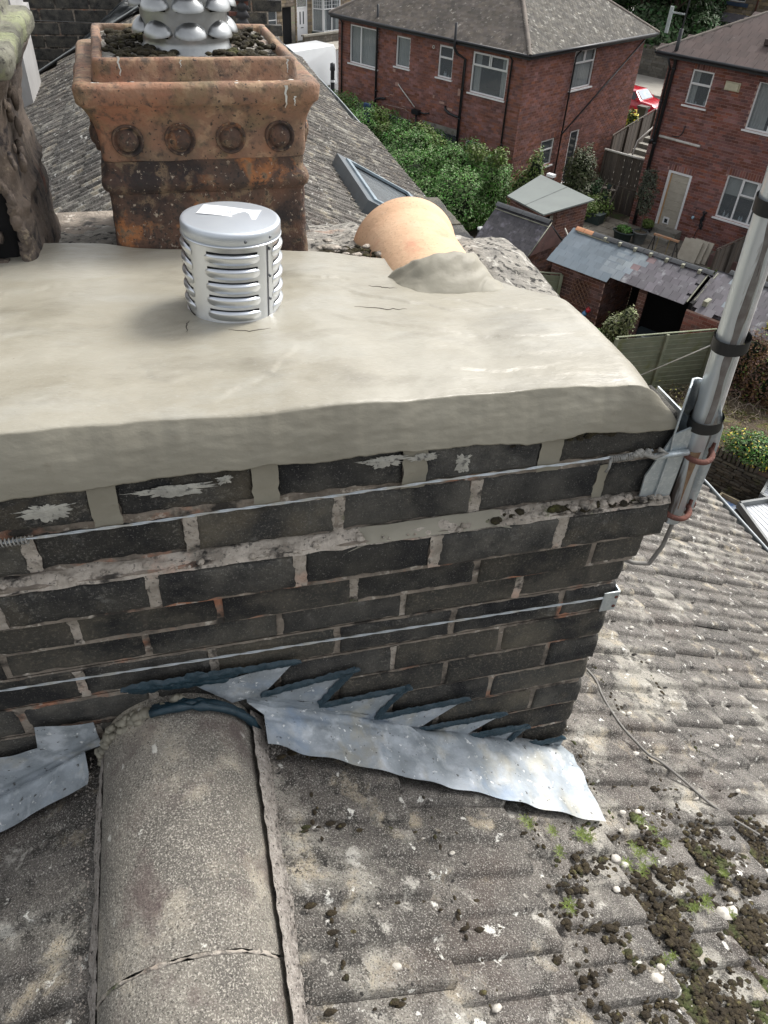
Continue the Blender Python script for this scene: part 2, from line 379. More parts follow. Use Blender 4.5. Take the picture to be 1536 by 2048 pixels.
# crumbs and loose mortar lumps on the ledges
def lump(mb, c, r, seed=0, sq=(1, 1, .6)):
    rr = random.Random(seed); ph = rr.uniform(0, 50)
    n, mrow = 7, 4; vs = []; fs = []
    for j in range(mrow+1):
        th = math.pi*j/mrow
        for i in range(n):
            a = 2*math.pi*i/n; k = r*(1+.45*nz(ph+math.cos(a)*math.sin(th)*1.3, ph+math.sin(a)*math.sin(th)*1.3, math.cos(th)*1.3))
            vs.append((c[0]+k*math.sin(th)*math.cos(a)*sq[0], c[1]+k*math.sin(th)*math.sin(a)*sq[1], c[2]+k*math.cos(th)*sq[2]))
    for j in range(mrow):
        for i in range(n): fs.append((j*n+i, (j+1)*n+i, (j+1)*n+(i+1) % n, j*n+(i+1) % n))
    mb.add(vs, fs)
cr = MB(); rr = random.Random(5)
for k in range(150):
    x = rr.uniform(-.6, .78); lump(cr, (x, .884+rr.uniform(0, .022), ZC-.856+rr.uniform(-.003, .004)), rr.choice((.002, .003, .005, .007)), k)
for k in range(40):
    x = rr.uniform(.60, .78); lump(cr, (x, .888+rr.uniform(0, .014), ZC-.852+rr.uniform(0, .004)), rr.uniform(.004, .010), 300+k)
obj('mortar_crumbs', cr, mortar_pale, st, True, kind='stuff')
mo = MB()
for k in range(60):
    x = rr.choice((rr.uniform(.57, .64), rr.uniform(.68, .76), rr.uniform(.4, .8))); lump(mo, (x, .888+rr.uniform(0, .015), ZC-.856+rr.uniform(0, .004)), rr.uniform(.003, .009), 500+k)
for k in range(50):   # moss under the crown, right
    x = rr.gauss(.56, .06); lump(mo, (x, .904, ZC-.694+rr.uniform(-.014, .006)), rr.uniform(.004, .008), 600+k, (1.3, .6, .7))
obj('moss_growth', mo, moss, st, True, kind='stuff')
# white smears of lime on the top bricks
def smear(x, z, w, h, seed, fy=.9045):
    mb = MB(); n = 90; vs = [(x, fy-.0022, z)]
    for i in range(n):
        a = 2*math.pi*i/n; k = max(.15, 1+.55*fbm(math.cos(a)*1.6+seed*9, math.sin(a)*1.6, seed)+.35*nz(math.cos(a)*7, math.sin(a)*7, seed)+.22*nz(math.cos(a)*19, math.sin(a)*19, seed))
        vs.append((x+w*k*math.cos(a), fy-.0006, z+h*k*math.sin(a)*(1.25 if math.sin(a) < 0 else .7)))
    mb.add(vs, [(0, 1+(i+1) % n, 1+i) for i in range(n)]); return mb
sm_m = mat("lime_smear", (.46,.45,.40), (.30,.295,.265), 45, .85, .8, .004, 120, spots=[((.09,.09,.085), 90, .56, .62, "n", .8)])
for k, a in enumerate([(-.235,-.722,.036,.014),(-.055,-.712,.058,.009),(.015,-.703,.012,.007),(.262,-.703,.036,.009),(.39,-.722,.014,.016),(.325,-.705,.02,.008)]):
    fixn(obj('lime_smear', smear(a[0], ZC+a[1], a[2], a[3], k+1, .901 if 1 else 0), sm_m, st))
# ------------------------------------------------------------ cement crown
XR = .742
LAPS = [((-.40,1.02),(.02,.985),.0016),((.00,.955),(.16,1.10),.0018),((-.10,1.10),(.02,.985),.0012),((.26,1.33),(.52,1.19),.0022),((.20,1.22),(.48,1.12),.0014),((.36,1.14),(.66,1.09),.0016),((-.35,1.36),(-.08,1.44),.002),((.30,1.02),(.62,1.00),.0014),((.44,1.27),(.70,1.18),.0015),((.12,1.40),(.42,1.36),.002),((-.45,1.18),(-.12,1.24),.0013),((.02,1.06),(.30,.97),.0013)]
def laps(x, y):
    z = 0
    for (x0, y0), (x1, y1), h in LAPS:
        dx, dy = x1-x0, y1-y0; L2 = dx*dx+dy*dy; t = ((x-x0)*dx+(y-y0)*dy)/L2
        if -.05 < t < 1.05:
            d = ((x-x0)*-dy+(y-y0)*dx)/math.sqrt(L2)+.012*nz(t*6, x0*9)+.02*math.sin(t*3.1)
            if abs(d) < .06:
                h = h*.9; e = math.sin(math.pi*min(1, max(0, t)))**.5
                z += h*e*(max(0, 1-d/.06) if d > 0 else -.25*max(0, 1+d/.02)) if d > -.02 else 0
    return z
def yback(x): 
    P = [(-2,1.62),(-.28,1.60),(-.1,1.57),(.25,1.52),(.45,1.43),(.6,1.33),(.69,1.25),(.80,1.20)]
    for (a, ya), (b_, yb) in zip(P[:-1], P[1:]):
        if x <= b_: return ya+(yb-ya)*(x-a)/(b_-a)
    return 1.2
def crown(u, v):
    x = -1.45+u*(XR+1.45)
    zl = -.605-.02*max(0, (x-.1)/.62)**1.5-.012*math.sin((x+.2)*4.1)*.5
    lip = -.688-.018*max(0, (x-.2)/.55)-.010*max(0, (-.05-x)/.3)+nz(x*9, 4)*.011+nz(x*31, 1)*.004+nz(x*90, 2)*.0015
    edge = .924+.006*nz(x*5, 8)+.0030*nz(x*19, 3)+.0012*nz(x*60, 3)
    zl += .006*nz(x*7, 31)
    fa = min(1, max(0, (u-.968)/.032))
    if v < .03: y = .903; z = lip-.002+v*.1
    elif v <= .25:
        t = (v-.03)/.22; y = .896+(edge-.896)*t; z = lip+(zl-lip)*t+.006*nz(x*7, 2)*t*(1-t)
        y += fbm(x*5, t*1.0, 2)*.0022-.003*math.sin(t*3.1)+.0004*nz(x*40, t*9)
    else:
        t = (v-.25)/.75; y = edge+(yback(x)+.012*nz(x*11, 5)-edge)*t
        z = zl+.012*(1-math.exp(-(y-edge)*9))-.024*(y-edge)+fbm(x*2.6, y*3.4, 5)*.006+fbm(x*9, y*7, 1)*.0018+fbm(x*5, y*19, 7)*.0012+laps(x, y)
        z += .008*math.exp(-((x-.07)**2+(y-1.25)**2)/.012)
        if v > .985: z -= .012
    x2 = x
    if fa > 0:
        z -= .045*fa**2.2*(1 if v >= .25 else max(0, (v-.03)/.22)**1.5)
        if v < .25: x2 += .030*fa*(1-max(0, (v-.03)/.22))
        else: x2 += .010*nz(y*6, 3)-.06*max(0, (y-1.10))*fa
    return (x2, y, ZC+z)
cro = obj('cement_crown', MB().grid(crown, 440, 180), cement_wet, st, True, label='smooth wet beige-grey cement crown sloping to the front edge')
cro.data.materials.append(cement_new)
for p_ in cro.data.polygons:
    if p_.index//440 < 45: p_.material_index = 1  # same cement in a darker tone: the front face's shade is put into its colour
# side skirt of the crown
def skirt(u, v):
    y = .902+u*.36; a = crown(1, .25+.75*max(0, (y-.922)/.28)) if y > .922 else crown(1, .25*max(0, (y-.902)/.024))
    return (a[0]+v*.035+nz(y*12, v*3)*.004, y, a[2]-v*.055)
obj('crown_edge', MB().grid(skirt, 60, 6), cement_new, st, True)
# hairline cracks
def crown_z(x, y):
    return crown((x+1.45)/(XR+1.45), .25+.75*max(0, min(1, (y-.922)/(yback(x)-.922))))[2]
def ridge_line(pts, r, mb):
    P = []
    for (x0, y0), (x1, y1) in zip(pts[:-1], pts[1:]):
        for k in range(8):
            t = k/8; x = x0+(x1-x0)*t+nz(x0*30+t*4, y0*9)*.004; y = y0+(y1-y0)*t+nz(y0*30+t*4, x0*9)*.004
            P.append((x, y, crown_z(x, y)+r*.05))
    mb.tube(P, [r*math.sin(math.pi*(i+.5)/len(P))+.0002 for i in range(len(P))], 5)
ck = MB()
for pts in ([(.055,1.165),(.09,1.155),(.13,1.16)], [(-.005,1.21),(-.012,1.19),(-.010,1.165)], [(.40,1.345),(.46,1.318),(.49,1.30)], [(.33,1.318),(.36,1.305),(.385,1.30)], [(.285,1.235),(.34,1.215),(.38,1.21)]):
    ridge_line(pts, .0008, ck)
obj('crack', ck, mat("crack_dark", (.07,.062,.05), None, 20, .9, 0), st, True)
# fillet lump against the clay capping
def fil(u, v):
    a = math.pi*(u*1.10-.05); k = v; R_ = .124+.008*fbm(u*4, v*3, 3)
    y = 1.395-.055*u+.02*math.sin(u*9)+.010*nz(u*14, 2)-.135*k
    drop = 1 if y > 1.335 else max(0, 1-((1.335-y)/.075))**.6
    x = .478+R_*math.cos(a)*(1+.02*k)+.02*k*(u < .5)
    z = -.690+max(-.01, R_*math.sin(a))*(.955 if v < .04 else 1.0)*drop+.046*(1-drop)+(.007*fbm(u*5, v*4, 2)+.004*abs(nz(u*9, v*7, 6)))*(1 if v < .9 else 0)
    return (x, y, ZC+z-(.02 if v > .96 else 0))
obj('cement_fillet', MB().grid(fil, 70, 30), cement_new, st, True, label='rough cement fillet bedding the orange clay capping')
# weathered old flaunching behind the new crown
def oldf(u, v):
    x = -1.4+u*2.205; y0 = min(1.50, yback(min(x, .74))-.06); y = y0+v*(2.0-y0)
    z = -.650-.30*max(0, y-1.66)**1.1*(1 if x > .2 else .5)+fbm(x*7, y*7, 2)*.012+fbm(x*25, y*25, 1)*.005
    if x > .5: z += .034*math.sin(min(1, (x-.5)/.24)*math.pi)*math.exp(-((y-1.46)/.16)**2)
    if x > .70: z -= .10*((x-.70)/.10)**2.2
    if x > .45: z -= .5*max(0, y-1.62)
    return (x, y, ZC+z-.004)
obj('old_flaunching', MB().grid(oldf, 220, 60), old_flaunch, st, True, label='rough lichen-spotted old cement at the back of the stack')
mo = MB()
for k in range(150):
    if k < 80: x = rr.gauss(-.19, .06); y = 1.56+rr.gauss(0, .035); s = rr.uniform(.008, .02)
    else: x = rr.uniform(.27, .40); y = 1.50+rr.gauss(0, .03); s = rr.uniform(.004, .013)
    lump(mo, (x, y, ZC-.632+rr.uniform(-.012, .008)), s, 700+k, (1.2, 1, .7))
obj('moss_growth', mo, moss, st, True, kind='stuff')
mo = MB()
for k in range(46):
    lump(mo, (rr.uniform(.26, .44), 1.49+rr.gauss(0, .04), ZC-.628+rr.uniform(-.006, .01)), rr.uniform(.004, .014), 900+k, (1.4, 1, .35))
obj('mortar_crumbs', mo, mortar_pale, st, True, kind='stuff')
# ------------------------------------------------------------ lead flashings (children of the stack)
RP = math.radians(28); RX, RZ = -.105, ZC-1.29
def rp(s, y, h=0.0): return Vector((RX+s*math.cos(RP)+h*math.sin(RP), y, RZ-s*math.sin(RP)+h*math.cos(RP)))
def lp(s, y, h=0.0): return Vector((RX-s*math.cos(RP)-h*math.sin(RP), y, RZ-s*math.sin(RP)+h*math.cos(RP)))
LOW = [(.005,-1.235),(.04,-1.252),(.154,-1.318),(.273,-1.400),(.375,-1.481),(.479,-1.557),(.587,-1.648),(.70,-1.70),(.79,-1.745)]
def low_z(x):
    for (a, za), (b, zb) in zip(LOW[:-1], LOW[1:]):
        if x <= b: return za+(zb-za)*(x-a)/(b-a)
    return LOW[-1][1]
def flash(u, v):
    x = .008+u*.758; s = (x-RX)/math.cos(RP)
    fold = rp(s, .90, .046)
    yb = -.085-.125*((s-.13)/.87)
    if v < .5:
        t = v/.5; y = .92+yb-.012+(.905-(.92+yb))*t; p = rp(s, y, .060+.004*t**3+nz(x*16, y*22)*.006*(1-abs(2*t-1)*.3)+(.004*math.sin(x*60) if t < .8 else 0))
        return p
    t = (v-.5)/.5; z0 = fold.z+.028; z1 = ZC+low_z(x)
    return (x, .908+.006*(1-t)+nz(x*22, t*5)*.0035+.0030*math.sin(x*95)*(t)+.0015*nz(x*70, t*9), z0+(z1-z0)*t)
obj('lead_flashing', MB().grid(flash, 150, 30), lead, st, True, label='mottled blue-grey lead flashing stepping down the right of the ridge tile')
teeth = [((.04,-1.252),(.228,-1.222),(.154,-1.318)),((.154,-1.318),(.346,-1.318+.004),(.273,-1.400)),((.273,-1.400),(.485,-1.400+.004),(.375,-1.481)),((.375,-1.481),(.588,-1.487),(.479,-1.557)),((.479,-1.557),(.658,-1.562),(.587,-1.648)),((.587,-1.648),(.775,-1.652),(.76,-1.73)),((-.08,-1.19),(.105,-1.168),(.04,-1.252)),((-.08,-1.19),(.04,-1.252),(-.02,-1.26))]
tb = MB()
for a, b, c in teeth:
    P = [Vector((q[0], .9075, ZC+q[1]-.002)) for q in (a, b, c)]
    def tri(u, v, P=P):
        q = P[0]*(1-u)+P[1]*u; r = P[0]*(1-u)+P[2]*u; p = q*(1-v)+r*v
        return (p.x, p.y+.002*nz(p.x*40, p.z*40), p.z)
    tb.grid(tri, 10, 6)
obj('flashing_step', tb, lead, st, True)
def flashL(u, v):
    x = -.275-u*.9; s = (RX-x)/math.cos(RP)
    if v < .45:
        t = v/.45; y = .92-.085-.05*u+(.905-.835+.05*u)*t
        return lp(s, y, .056+.01*t**3+nz(x*16, y*22)*.007)
    if v < .6:
        t = (v-.45)/.15; g = lp(s, .905, .062); return (x, .908, g.z+.03*t)
    t = (v-.6)/.4; g = lp(s, .905, .09); top = -1.235 if x > -.385 else -1.30 if x > -.6 else -1.42 if x > -.8 else -1.55
    zt = max(g.z+.004, ZC+top+.02*nz(x*9))
    return (x, .905+.003*nz(x*20, t*5), g.z+(zt-g.z)*t)
obj('lead_flashing', MB().grid(flashL, 90, 24), lead, st, True, label='stained lead flashing on the left of the ridge tile')
# sealant beads
def bead(p, q, r, mb, seed, fy=.905):
    L_ = math.hypot(q[0]-p[0], q[1]-p[1]); ex, ez = (q[0]-p[0])/L_, (q[1]-p[1])/L_; n = int(L_/.003)
    def f(u, v):
        w_ = r*1.35*(.75+.5*nz(seed+u*L_*60, 3)+.16*nz(seed*2+u*L_*120, v))*(min(1, u*14, (1-u)*14)**.5+.15); t = 2*v-1
        off = .002*nz(seed*3.3+u*L_*22, 2); h = .0075*(1-abs(t)**2.2)*(.75+.5*nz(u*L_*45, seed, v*2))+.002*nz(u*L_*160, v*6, seed)
        return (p[0]+ex*u*L_-ez*(t*w_+off), fy-max(h, -.001), ZC+p[1]+ez*u*L_+ex*(t*w_+off))
    mb.grid(f, n, 8)
sb = MB()
B = [((-.212,-1.160),(.118,-1.166),.009),((-.20,-1.166),(-.02,-1.178),.012),((-.1,-1.160),(.0,-1.168),.012),
 ((.035,-1.250),(.235,-1.222),.0085),((.225,-1.212),(.152,-1.318),.008),((.150,-1.322),(.350,-1.316),.0085),((.345,-1.305),(.275,-1.398),.0065),((.27,-1.402),(.49,-1.398),.0085),
 ((.372,-1.483),(.592,-1.486),.0085),((.476,-1.560),(.662,-1.560),.0095),((.655,-1.55),(.60,-1.63),.0075),((.585,-1.652),(.775,-1.650),.0105),((.60,-1.655),(.70,-1.645),.014),((.5,-1.558),(.62,-1.556),.012),((.61,-1.62),(.57,-1.67),.007),((.64,-1.635),(.63,-1.672),.006)]
for k, (p, q, r) in enumerate(B): bead(p, q, r, sb, k+1)
for k in range(3):   # collar over the ridge tile
    P = []; R = []
    for i in range(20):
        a = math.radians(105-108*i/19); rad = .142+.007*k
        P.append((-.128+rad*math.cos(a)+.002*nz(i*.7, k), .898-.010*k, ZC-1.362+rad*math.sin(a)*1.0+.003*nz(i*.9, k+4))); R.append(.008+.005*nz(i*.9, k*3))
    sb.tube(P, R, 7)
obj('sealant', sb, tar, st, True, label='dark petrol-blue sealant smeared along the flashing steps')
bw = MB()
for i in range(70):
    a = math.radians(rr.uniform(80, 175)); rad = .15+rr.uniform(-.006, .008)
    lump(bw, (-.128+rad*math.cos(a), .90+rr.uniform(-.02, .006), ZC-1.37+rad*math.sin(a)), rr.uniform(.006, .013), 40+i)
obj('cement_fillet', bw, cement_new, st, True, label='lumpy cement where the ridge tile meets the brickwork')
# ------------------------------------------------------------ wires round the stack
wt = thing('tie_wire', 'upper twisted galvanised wire knotted to the mast bracket across the top bricks', 'wire', (0, 0, 0))
def wire_path(L, fy, sag=0):
    P = []
    for (x0, z0), (x1, z1) in zip(L[:-1], L[1:]):
        n = max(4, int(abs(x1-x0)/.012))
        for k in range(n):
            t = k/n; P.append((x0+(x1-x0)*t, fy+nz(x0*9+t*3)*.0015, ZC+z0+(z1-z0)*t+nz(x0*7+t*4, 3)*.0016))
    P.append((L[-1][0], fy, ZC+L[-1][1])); return P
def strands(P, r, tw, mb, k=2):
    for q in range(k):
        Q = []
        for i, p in enumerate(P):
            a = i*tw+q*2*math.pi/k; Q.append((p[0], p[1]+math.cos(a)*r*.85, p[2]+math.sin(a)*r*.85))
        mb.tube(Q, r, 6)
wb = MB(); P = wire_path([(-1.4,-.775),(-.31,-.769),(-.1,-.764),(.166,-.758),(.458,-.753),(.653,-.750),(.735,-.745)], .896)
strands(P, .0014, .9, wb); obj('wire_strand', wb, wire_m, wt, True)
kn = MB()
for seg in ((.655,.70),(-.33,-.27)):
    P = []; n = 90
    for i in range(n):
        t = i/(n-1); x = seg[0]+(seg[1]-seg[0])*t; P.append((x, .895+.0055*math.cos(t*70), ZC-.752-(.017 if x < 0 else 0)+.0055*math.sin(t*70)))
    kn.tube(P, .0014, 5)
kn.tube([(.655,.892,ZC-.75),(.653,.888,ZC-.765),(.650,.889,ZC-.775)], .0025, 6)
for k in range(16): lump(kn, (.70+rr.uniform(-.03, .03), .893, ZC-.747+rr.uniform(-.006, .006)), rr.uniform(.004, .007), k)
kn.tube([(.71,.893,ZC-.745),(.735,.885,ZC-.752),(.755,.885,ZC-.745),(.74,.888,ZC-.738)], .0045, 6)
obj('wire_knot', kn, mat("cement_caked_wire", (.34,.33,.30), (.2,.2,.19), 60, .8, .8, .002, 200), wt, True, kind='stuff')
w2 = thing('tie_wire', 'lower straight galvanised wire stretched across the bricks above the flashing', 'wire', (0, 0, 0))
wb = MB(); P = [(x, .908, ZC-1.112-.020*(x+.4)/1.16) for x in np.linspace(-1.4, .765, 150)]
strands(P, .0015, .9, wb, 2); obj('wire_strand', wb, wire_m, w2, True)
pl = MB(); pl.box((.747,.9065,ZC-1.172), (.782,.909,ZC-1.118)); pl.box((.7805,.909,ZC-1.172), (.783,.95,ZC-1.118)); obj('corner_plate', pl, galv, w2)
pl = MB(); pl.lathe([(.0,.002),(.004,.001),(.004,0)], 10, T(.776,.9063,ZC-1.133) @ Matrix.Rotation(math.pi/2, 4, 'X')); pl.lathe([(.0,.002),(.004,.001),(.004,0)], 10, T(.776,.9063,ZC-1.16) @ Matrix.Rotation(math.pi/2, 4, 'X'))
obj('screw', pl, rust, w2)
# ------------------------------------------------------------ terracotta pots
def sqloop(h, r, n=9, hy=None):
    hy = hy or h; P = []
    for q, (cx, cy) in enumerate(((1, 1), (-1, 1), (-1, -1), (1, -1))):
        for i in range(n):
            a = math.pi/2*(q+i/(n-1)); P.append((cx*(h-r)+r*math.cos(a), cy*(hy-r)+r*math.sin(a)))
        # subdivide the straight side towards the next corner
        nx = ((-1, 1), (-1, -1), (1, -1), (1, 1))[q]; a = math.pi/2*(q+1)
        x0, y0 = P[-1]; x1, y1 = nx[0]*(h-r)+r*math.cos(a), nx[1]*(hy-r)+r*math.sin(a)
        for k in range(1, 14): P.append((x0+(x1-x0)*k/14, y0+(y1-y0)*k/14))
    return P
def sqpot(prof, rough=.002, seed=0, skip=None):
    mb = MB(); n = None; L = []
    for h, z, r in prof:
        lp_ = sqloop(h, r); n = len(lp_)
        for x, y in lp_:
            d = 1+rough/h*(fbm(x*14+seed, y*14, z*14)*1.5+.5*nz(x*50, y*50+seed, z*50)); mb.v.append((x*d, y*d, z+rough*.5*nz(x*20, y*20, seed)))
    for j in range(len(prof)-1):
        for k in range(n):
            f = (j*n+k, j*n+(k+1) % n, (j+1)*n+(k+1) % n, (j+1)*n+k)
            c = [sum(mb.v[i][q] for i in f)/4 for q in range(3)]
            if skip and skip(*c): continue
            mb.f.append(f)
    return mb
def dense(prof, step=.010):
    out = []
    for (h0, z0, r0), (h1, z1, r1) in zip(prof[:-1], prof[1:]):
        n = max(1, int(math.hypot(h1-h0, z1-z0)/step))
        for k in range(n): t = k/n; out.append((h0+(h1-h0)*t, z0+(z1-z0)*t, r0+(r1-r0)*t))
    out.append(prof[-1]); return out
low = dense([(.199,-.05,.02),(.195,.05,.02),(.190,.168,.02)]); band = dense([(.190,.168,.02),(.197,.176,.02),(.200,.186,.02),(.198,.197,.02),(.192,.203,.02),(.190,.213,.02),(.191,.228,.02)])
flare = dense([(.191,.228,.02),(.193,.24,.02),(.194,.278,.02),(.198,.298,.022),(.206,.316,.022),(.214,.330,.022)]); rim = dense([(.214,.326,.022),(.218,.331,.022),(.219,.354,.022),(.214,.361,.02),(.205,.363,.02),(.186,.360,.012)])
box_ = dense([(.186,.360,.012),(.183,.370,.012),(.180,.391,.012),(.177,.395,.01),(.166,.395,.008),(.163,.388,.008),(.162,.368,.006)])
pot = thing('chimney_pot', 'square terracotta chimney pot with a flared rim and round bosses, sooty towards its base', 'chimney pot', (.060,1.765,ZC-.680), math.radians(2))
obj('lower_body', sqpot(low, .0022, 1), terra_soot, pot, True); obj('moulding', sqpot(band, .0022, 2), terra_soot, pot, True)
obj('flared_neck', sqpot(flare, .002, 3), terra, pot, True); obj('rim', sqpot(rim, .0016, 4), terra, pot, True); obj('collar', sqpot(box_, .0016, 5), terra, pot, True)
rd = MB(); rd.lathe([(.0,-.012),(.008,-.0112),(.0145,-.009),(.0185,-.004),(.0195,.001),(.022,.001),(.0245,-.0035),(.027,-.004),(.029,.001),(.029,.006)], 24)
rme = rd.mesh('boss', terra_soot, True)
for sd_ in range(4):
    for k in range(4):
        M = rotz(sd_*math.pi/2) @ T(-.141+.094*k, -.196, .266) @ Matrix.Rotation(math.radians(-90), 4, 'X') @ Sc(1, 1, 1)
        link('boss', rme, pot, M)
fl = MB().grid(lambda u, v: ((u-.5)*.335, (v-.5)*.335, .382+.007*fbm(u*6, v*6)+.004*nz(u*30, v*30)), 50, 50)
obj('mortar_filling', fl, old_flaunch, pot, True)
mo = MB()
for k in range(520):
    a = rr.uniform(0, 6.28); e = rr.uniform(.09, .165); x, y = e*math.copysign(1, math.cos(a))*rr.uniform(.3, 1), rr.uniform(-.16, .16)
    if x*x+y*y < .0085: continue
    lump(mo, (x, y, .387+rr.uniform(-.003, .005)), rr.uniform(.003, .009), 1000+k, (1.2, 1.2, .6))
obj('moss_growth', mo, moss, pot, True, kind='stuff')
dr = MB()
for (x, z, l, w_) in ((.152,.358,.045,.004),(.168,.34,.016,.003),(-.135,.40,.03,.003),(.162,.394,.022,.0025),(-.03,.394,.012,.002)):
    hh = -.2175 if z < .37 else -.186
    dr.grid(lambda u, v, x=x, z=z, l=l, w_=w_, hh=hh: (x+(u-.5)*w_*(1.3-.8*v+.5*nz(v*7, x*9))+.003*nz(v*5, x), hh-.0015+(.022*max(0, v*l-.03)/.02 if hh < -.2 else 0), z-v*l), 3, 10)
for k in range(22): lump(dr, (rr.uniform(-.2, .2), -.2+rr.uniform(-.01, .01), .361), rr.uniform(.0015, .004), k, (1.5, 1, .3))
obj('bird_dropping', dr, mat("bird_white", (.66,.66,.62), (.5,.5,.46), 60, .8, .2), pot, True, kind='stuff')
# big louvred cowl in the pot
lc = thing('louvred_cowl', 'weathered aluminium cowl ringed with scooped louvres, standing in the square terracotta pot', 'chimney cowl', (.058,1.765,ZC-.31))
cb = MB(); cb.lathe([(.090,.0),(.089,.012),(.083,.02),(.082,.03),(.082,.36),(.083,.37),(.0,.39)], 40); obj('drum', cb, alu_old, lc, True)
sc_ = MB()
def scoop(u, v):
    a = (u-.5)*.76; w_ = max(0, math.cos((u-.5)*math.pi))**.5
    r = .0825+.019*w_*math.sin(v*math.pi/2)**.7; z = .010+(.020*w_)*(1-v)-.007*w_*v
    return (r*math.cos(a), r*math.sin(a), z)
sc_.grid(scoop, 16, 8)
sme = sc_.mesh('louvre', alu_old, True)
hole = MB().grid(lambda u, v: (.0826*math.cos((u-.5)*.55), .0826*math.sin((u-.5)*.55), .002+v*.012), 6, 2).mesh('opening', dark_in, True)
for row in range(8):
    for k in range(8):
        a = k*math.pi/4-math.pi/2+.07+(0)
        l_ = link('louvre', sme, lc, rotz(a) @ T(0, 0, .035+row*.0425)); link('opening', hole, l_, T(.0006,0,0))
# galvanised terminal in the fresh cement
vc = thing('vent_terminal', 'shiny new cylindrical vent cowl with a flat lid, bedded in the wet cement', 'vent cowl', (.074,1.262,ZC-.645), math.radians(0))
vc.rotation_euler = (math.radians(-1), math.radians(2.0), 0)
R0_ = .0775
bd = MB(); bd.lathe([(R0_,-.04),(R0_,.012),(R0_+.0012,.014),(R0_,.017),(R0_,.185)], 56); obj('drum', bd, alu, vc, True)
ld = MB(); ld.lathe([(R0_+.0018,.170),(R0_+.0035,.171),(R0_+.0035,.189),(R0_+.0015,.192),(R0_-.004,.1925),(.03,.1945),(0,.195)], 56); obj('lid', ld, alu_lid, vc, True)
bd = MB(); bd.lathe([(R0_+.002,.1690),(R0_+.0048,.1695),(R0_+.0048,.1715),(R0_+.003,.172)], 56); obj('lid_bead', bd, alu, vc, True)
def louv(u, v):
    a = (u-.5)*math.radians(68); w_ = (1-abs(2*u-1)**4)
    pr = math.sin(min(1, v*1.15)*math.pi*.5)*(1 if v < .87 else max(0, (1-v)/.13))
    r = R0_+.0004+.0062*w_*pr; return (r*math.cos(a), r*math.sin(a), (v-.5)*.0175*(.35+.65*w_**.5)+.004)
lm = MB().grid(louv, 22, 9).mesh('louvre', alu, True)
slot = MB().grid(lambda u, v: ((R0_+.0007)*math.cos((u-.5)*1.08), (R0_+.0007)*math.sin((u-.5)*1.08), .012+v*.0035), 14, 1).mesh('slot', dark_in, True)
cen = math.radians(-95)
for c_ in range(4):
    for k in range(6):
        l_ = link('louvre', lm, vc, rotz(cen+c_*math.pi/2) @ T(0, 0, .027+k*.0238)); link('slot', slot, l_, T(0,0,-.0012))
sm = MB().grid(lambda u, v: ((R0_+.0009)*math.cos(-.86+u*.03), (R0_+.0009)*math.sin(-.86+u*.03), -.01+v*.18), 2, 8); obj('seam', sm, mat("seam_dark", (.10,.10,.11), None, 20, .6, 0), vc, True)
sw = MB(); sw.lathe([(0,.0016),(.0022,.0010),(.0028,0)], 10); swm = sw.mesh('rivet', mat("rivet", (.16,.17,.18), None, 20, .4, 0, metal=.7), True)
for z in (.16,.115,.075,.035): link('rivet', swm, vc, T((R0_+.001)*math.cos(-.78), (R0_+.001)*math.sin(-.78), z) @ rotz(-.78) @ Matrix.Rotation(math.pi/2, 4, 'Y'))
for a in (-1.38,-.80): link('rivet', swm, vc, T((R0_+.0035)*math.cos(a), (R0_+.0035)*math.sin(a), .18) @ rotz(a) @ Matrix.Rotation(math.pi/2, 4, 'Y'))
lb = obj('paper_label', MB().grid(lambda u, v: ((u-.5)*.098, (v-.5)*.045, .1948+.0007*math.sin(u*5)+(.002*(u-.8)*5*v if u > .8 else 0)), 12, 4), white_paper, vc, True, M=rotz(math.radians(-20)) @ T(-.006,.016,0))
tx = MB(); rk = random.Random(2)
for k, (w_, y) in enumerate(((.014,.012),(.030,.006),(.024,0),(.034,-.005),(.020,-.010))):
    x = -w_/2
    while x < w_/2:
        l_ = rk.uniform(.0015, .004); tx.box((x, y-.0006, .1957), (min(x+l_, w_/2), y+.0006, .1959)); x += l_+.0008
obj('print', tx, ink, lb)
# broken old pot on the left
def hole_l(x, y, z):
    if y > -.12: return False
    t = (x-.135)/.028
    return z > .03 and z < .27 and abs(x-(.155+.02*nz(z*18)-.02*(z-.15)/.12)) < .022*(1-abs((z-.13)/.15)**2)
def eaten(prof, ph):
    return [(h*(1), z, r) for h, z, r in prof]
bp = thing('chimney_pot', 'crumbling old square clay pot with a split black hole and lichened rim, far left', 'chimney pot', (-.475,1.70,ZC-.675), math.radians(1))
pl_ = dense([(.213,-.04,.03),(.207,.05,.03),(.204,.15,.03),(.211,.165,.03),(.204,.18,.03),(.196,.24,.04),(.197,.29,.045),(.212,.34,.035),(.232,.375,.03)], .008)
bmb = sqpot(pl_, .0045, 6, hole_l); o_ = obj('body', bmb, terra_old, bp, True); md = o_.modifiers.new('thick', 'SOLIDIFY'); md.thickness = .016; md.offset = -1
obj('rim', sqpot(dense([(.232,.375,.03),(.240,.385,.03),(.242,.41,.03),(.236,.42,.03),(.206,.422,.03),(.203,.45,.03),(.198,.462,.02),(.18,.46,.02)], .008), .005, 8), terra_lichen, bp, True)
fixn(obj('dark_lining', sqpot(dense([(.182,-.03,.02),(.180,.40,.02)], .05), 0, 1), dark_in, bp))  # near-black inner box: darkness inside the pot put into its colour
ed = MB()
for k in range(26):
    t = k/25; z = .03+.24*t; lump(ed, (.165+.02*nz(z*18)-.02*(z-.15)/.12+.02*(1-abs((z-.13)/.15)**2), -.203+.004*nz(z*40), z), rr.uniform(.006, .013), 60+k, (.8, .8, 1.3))
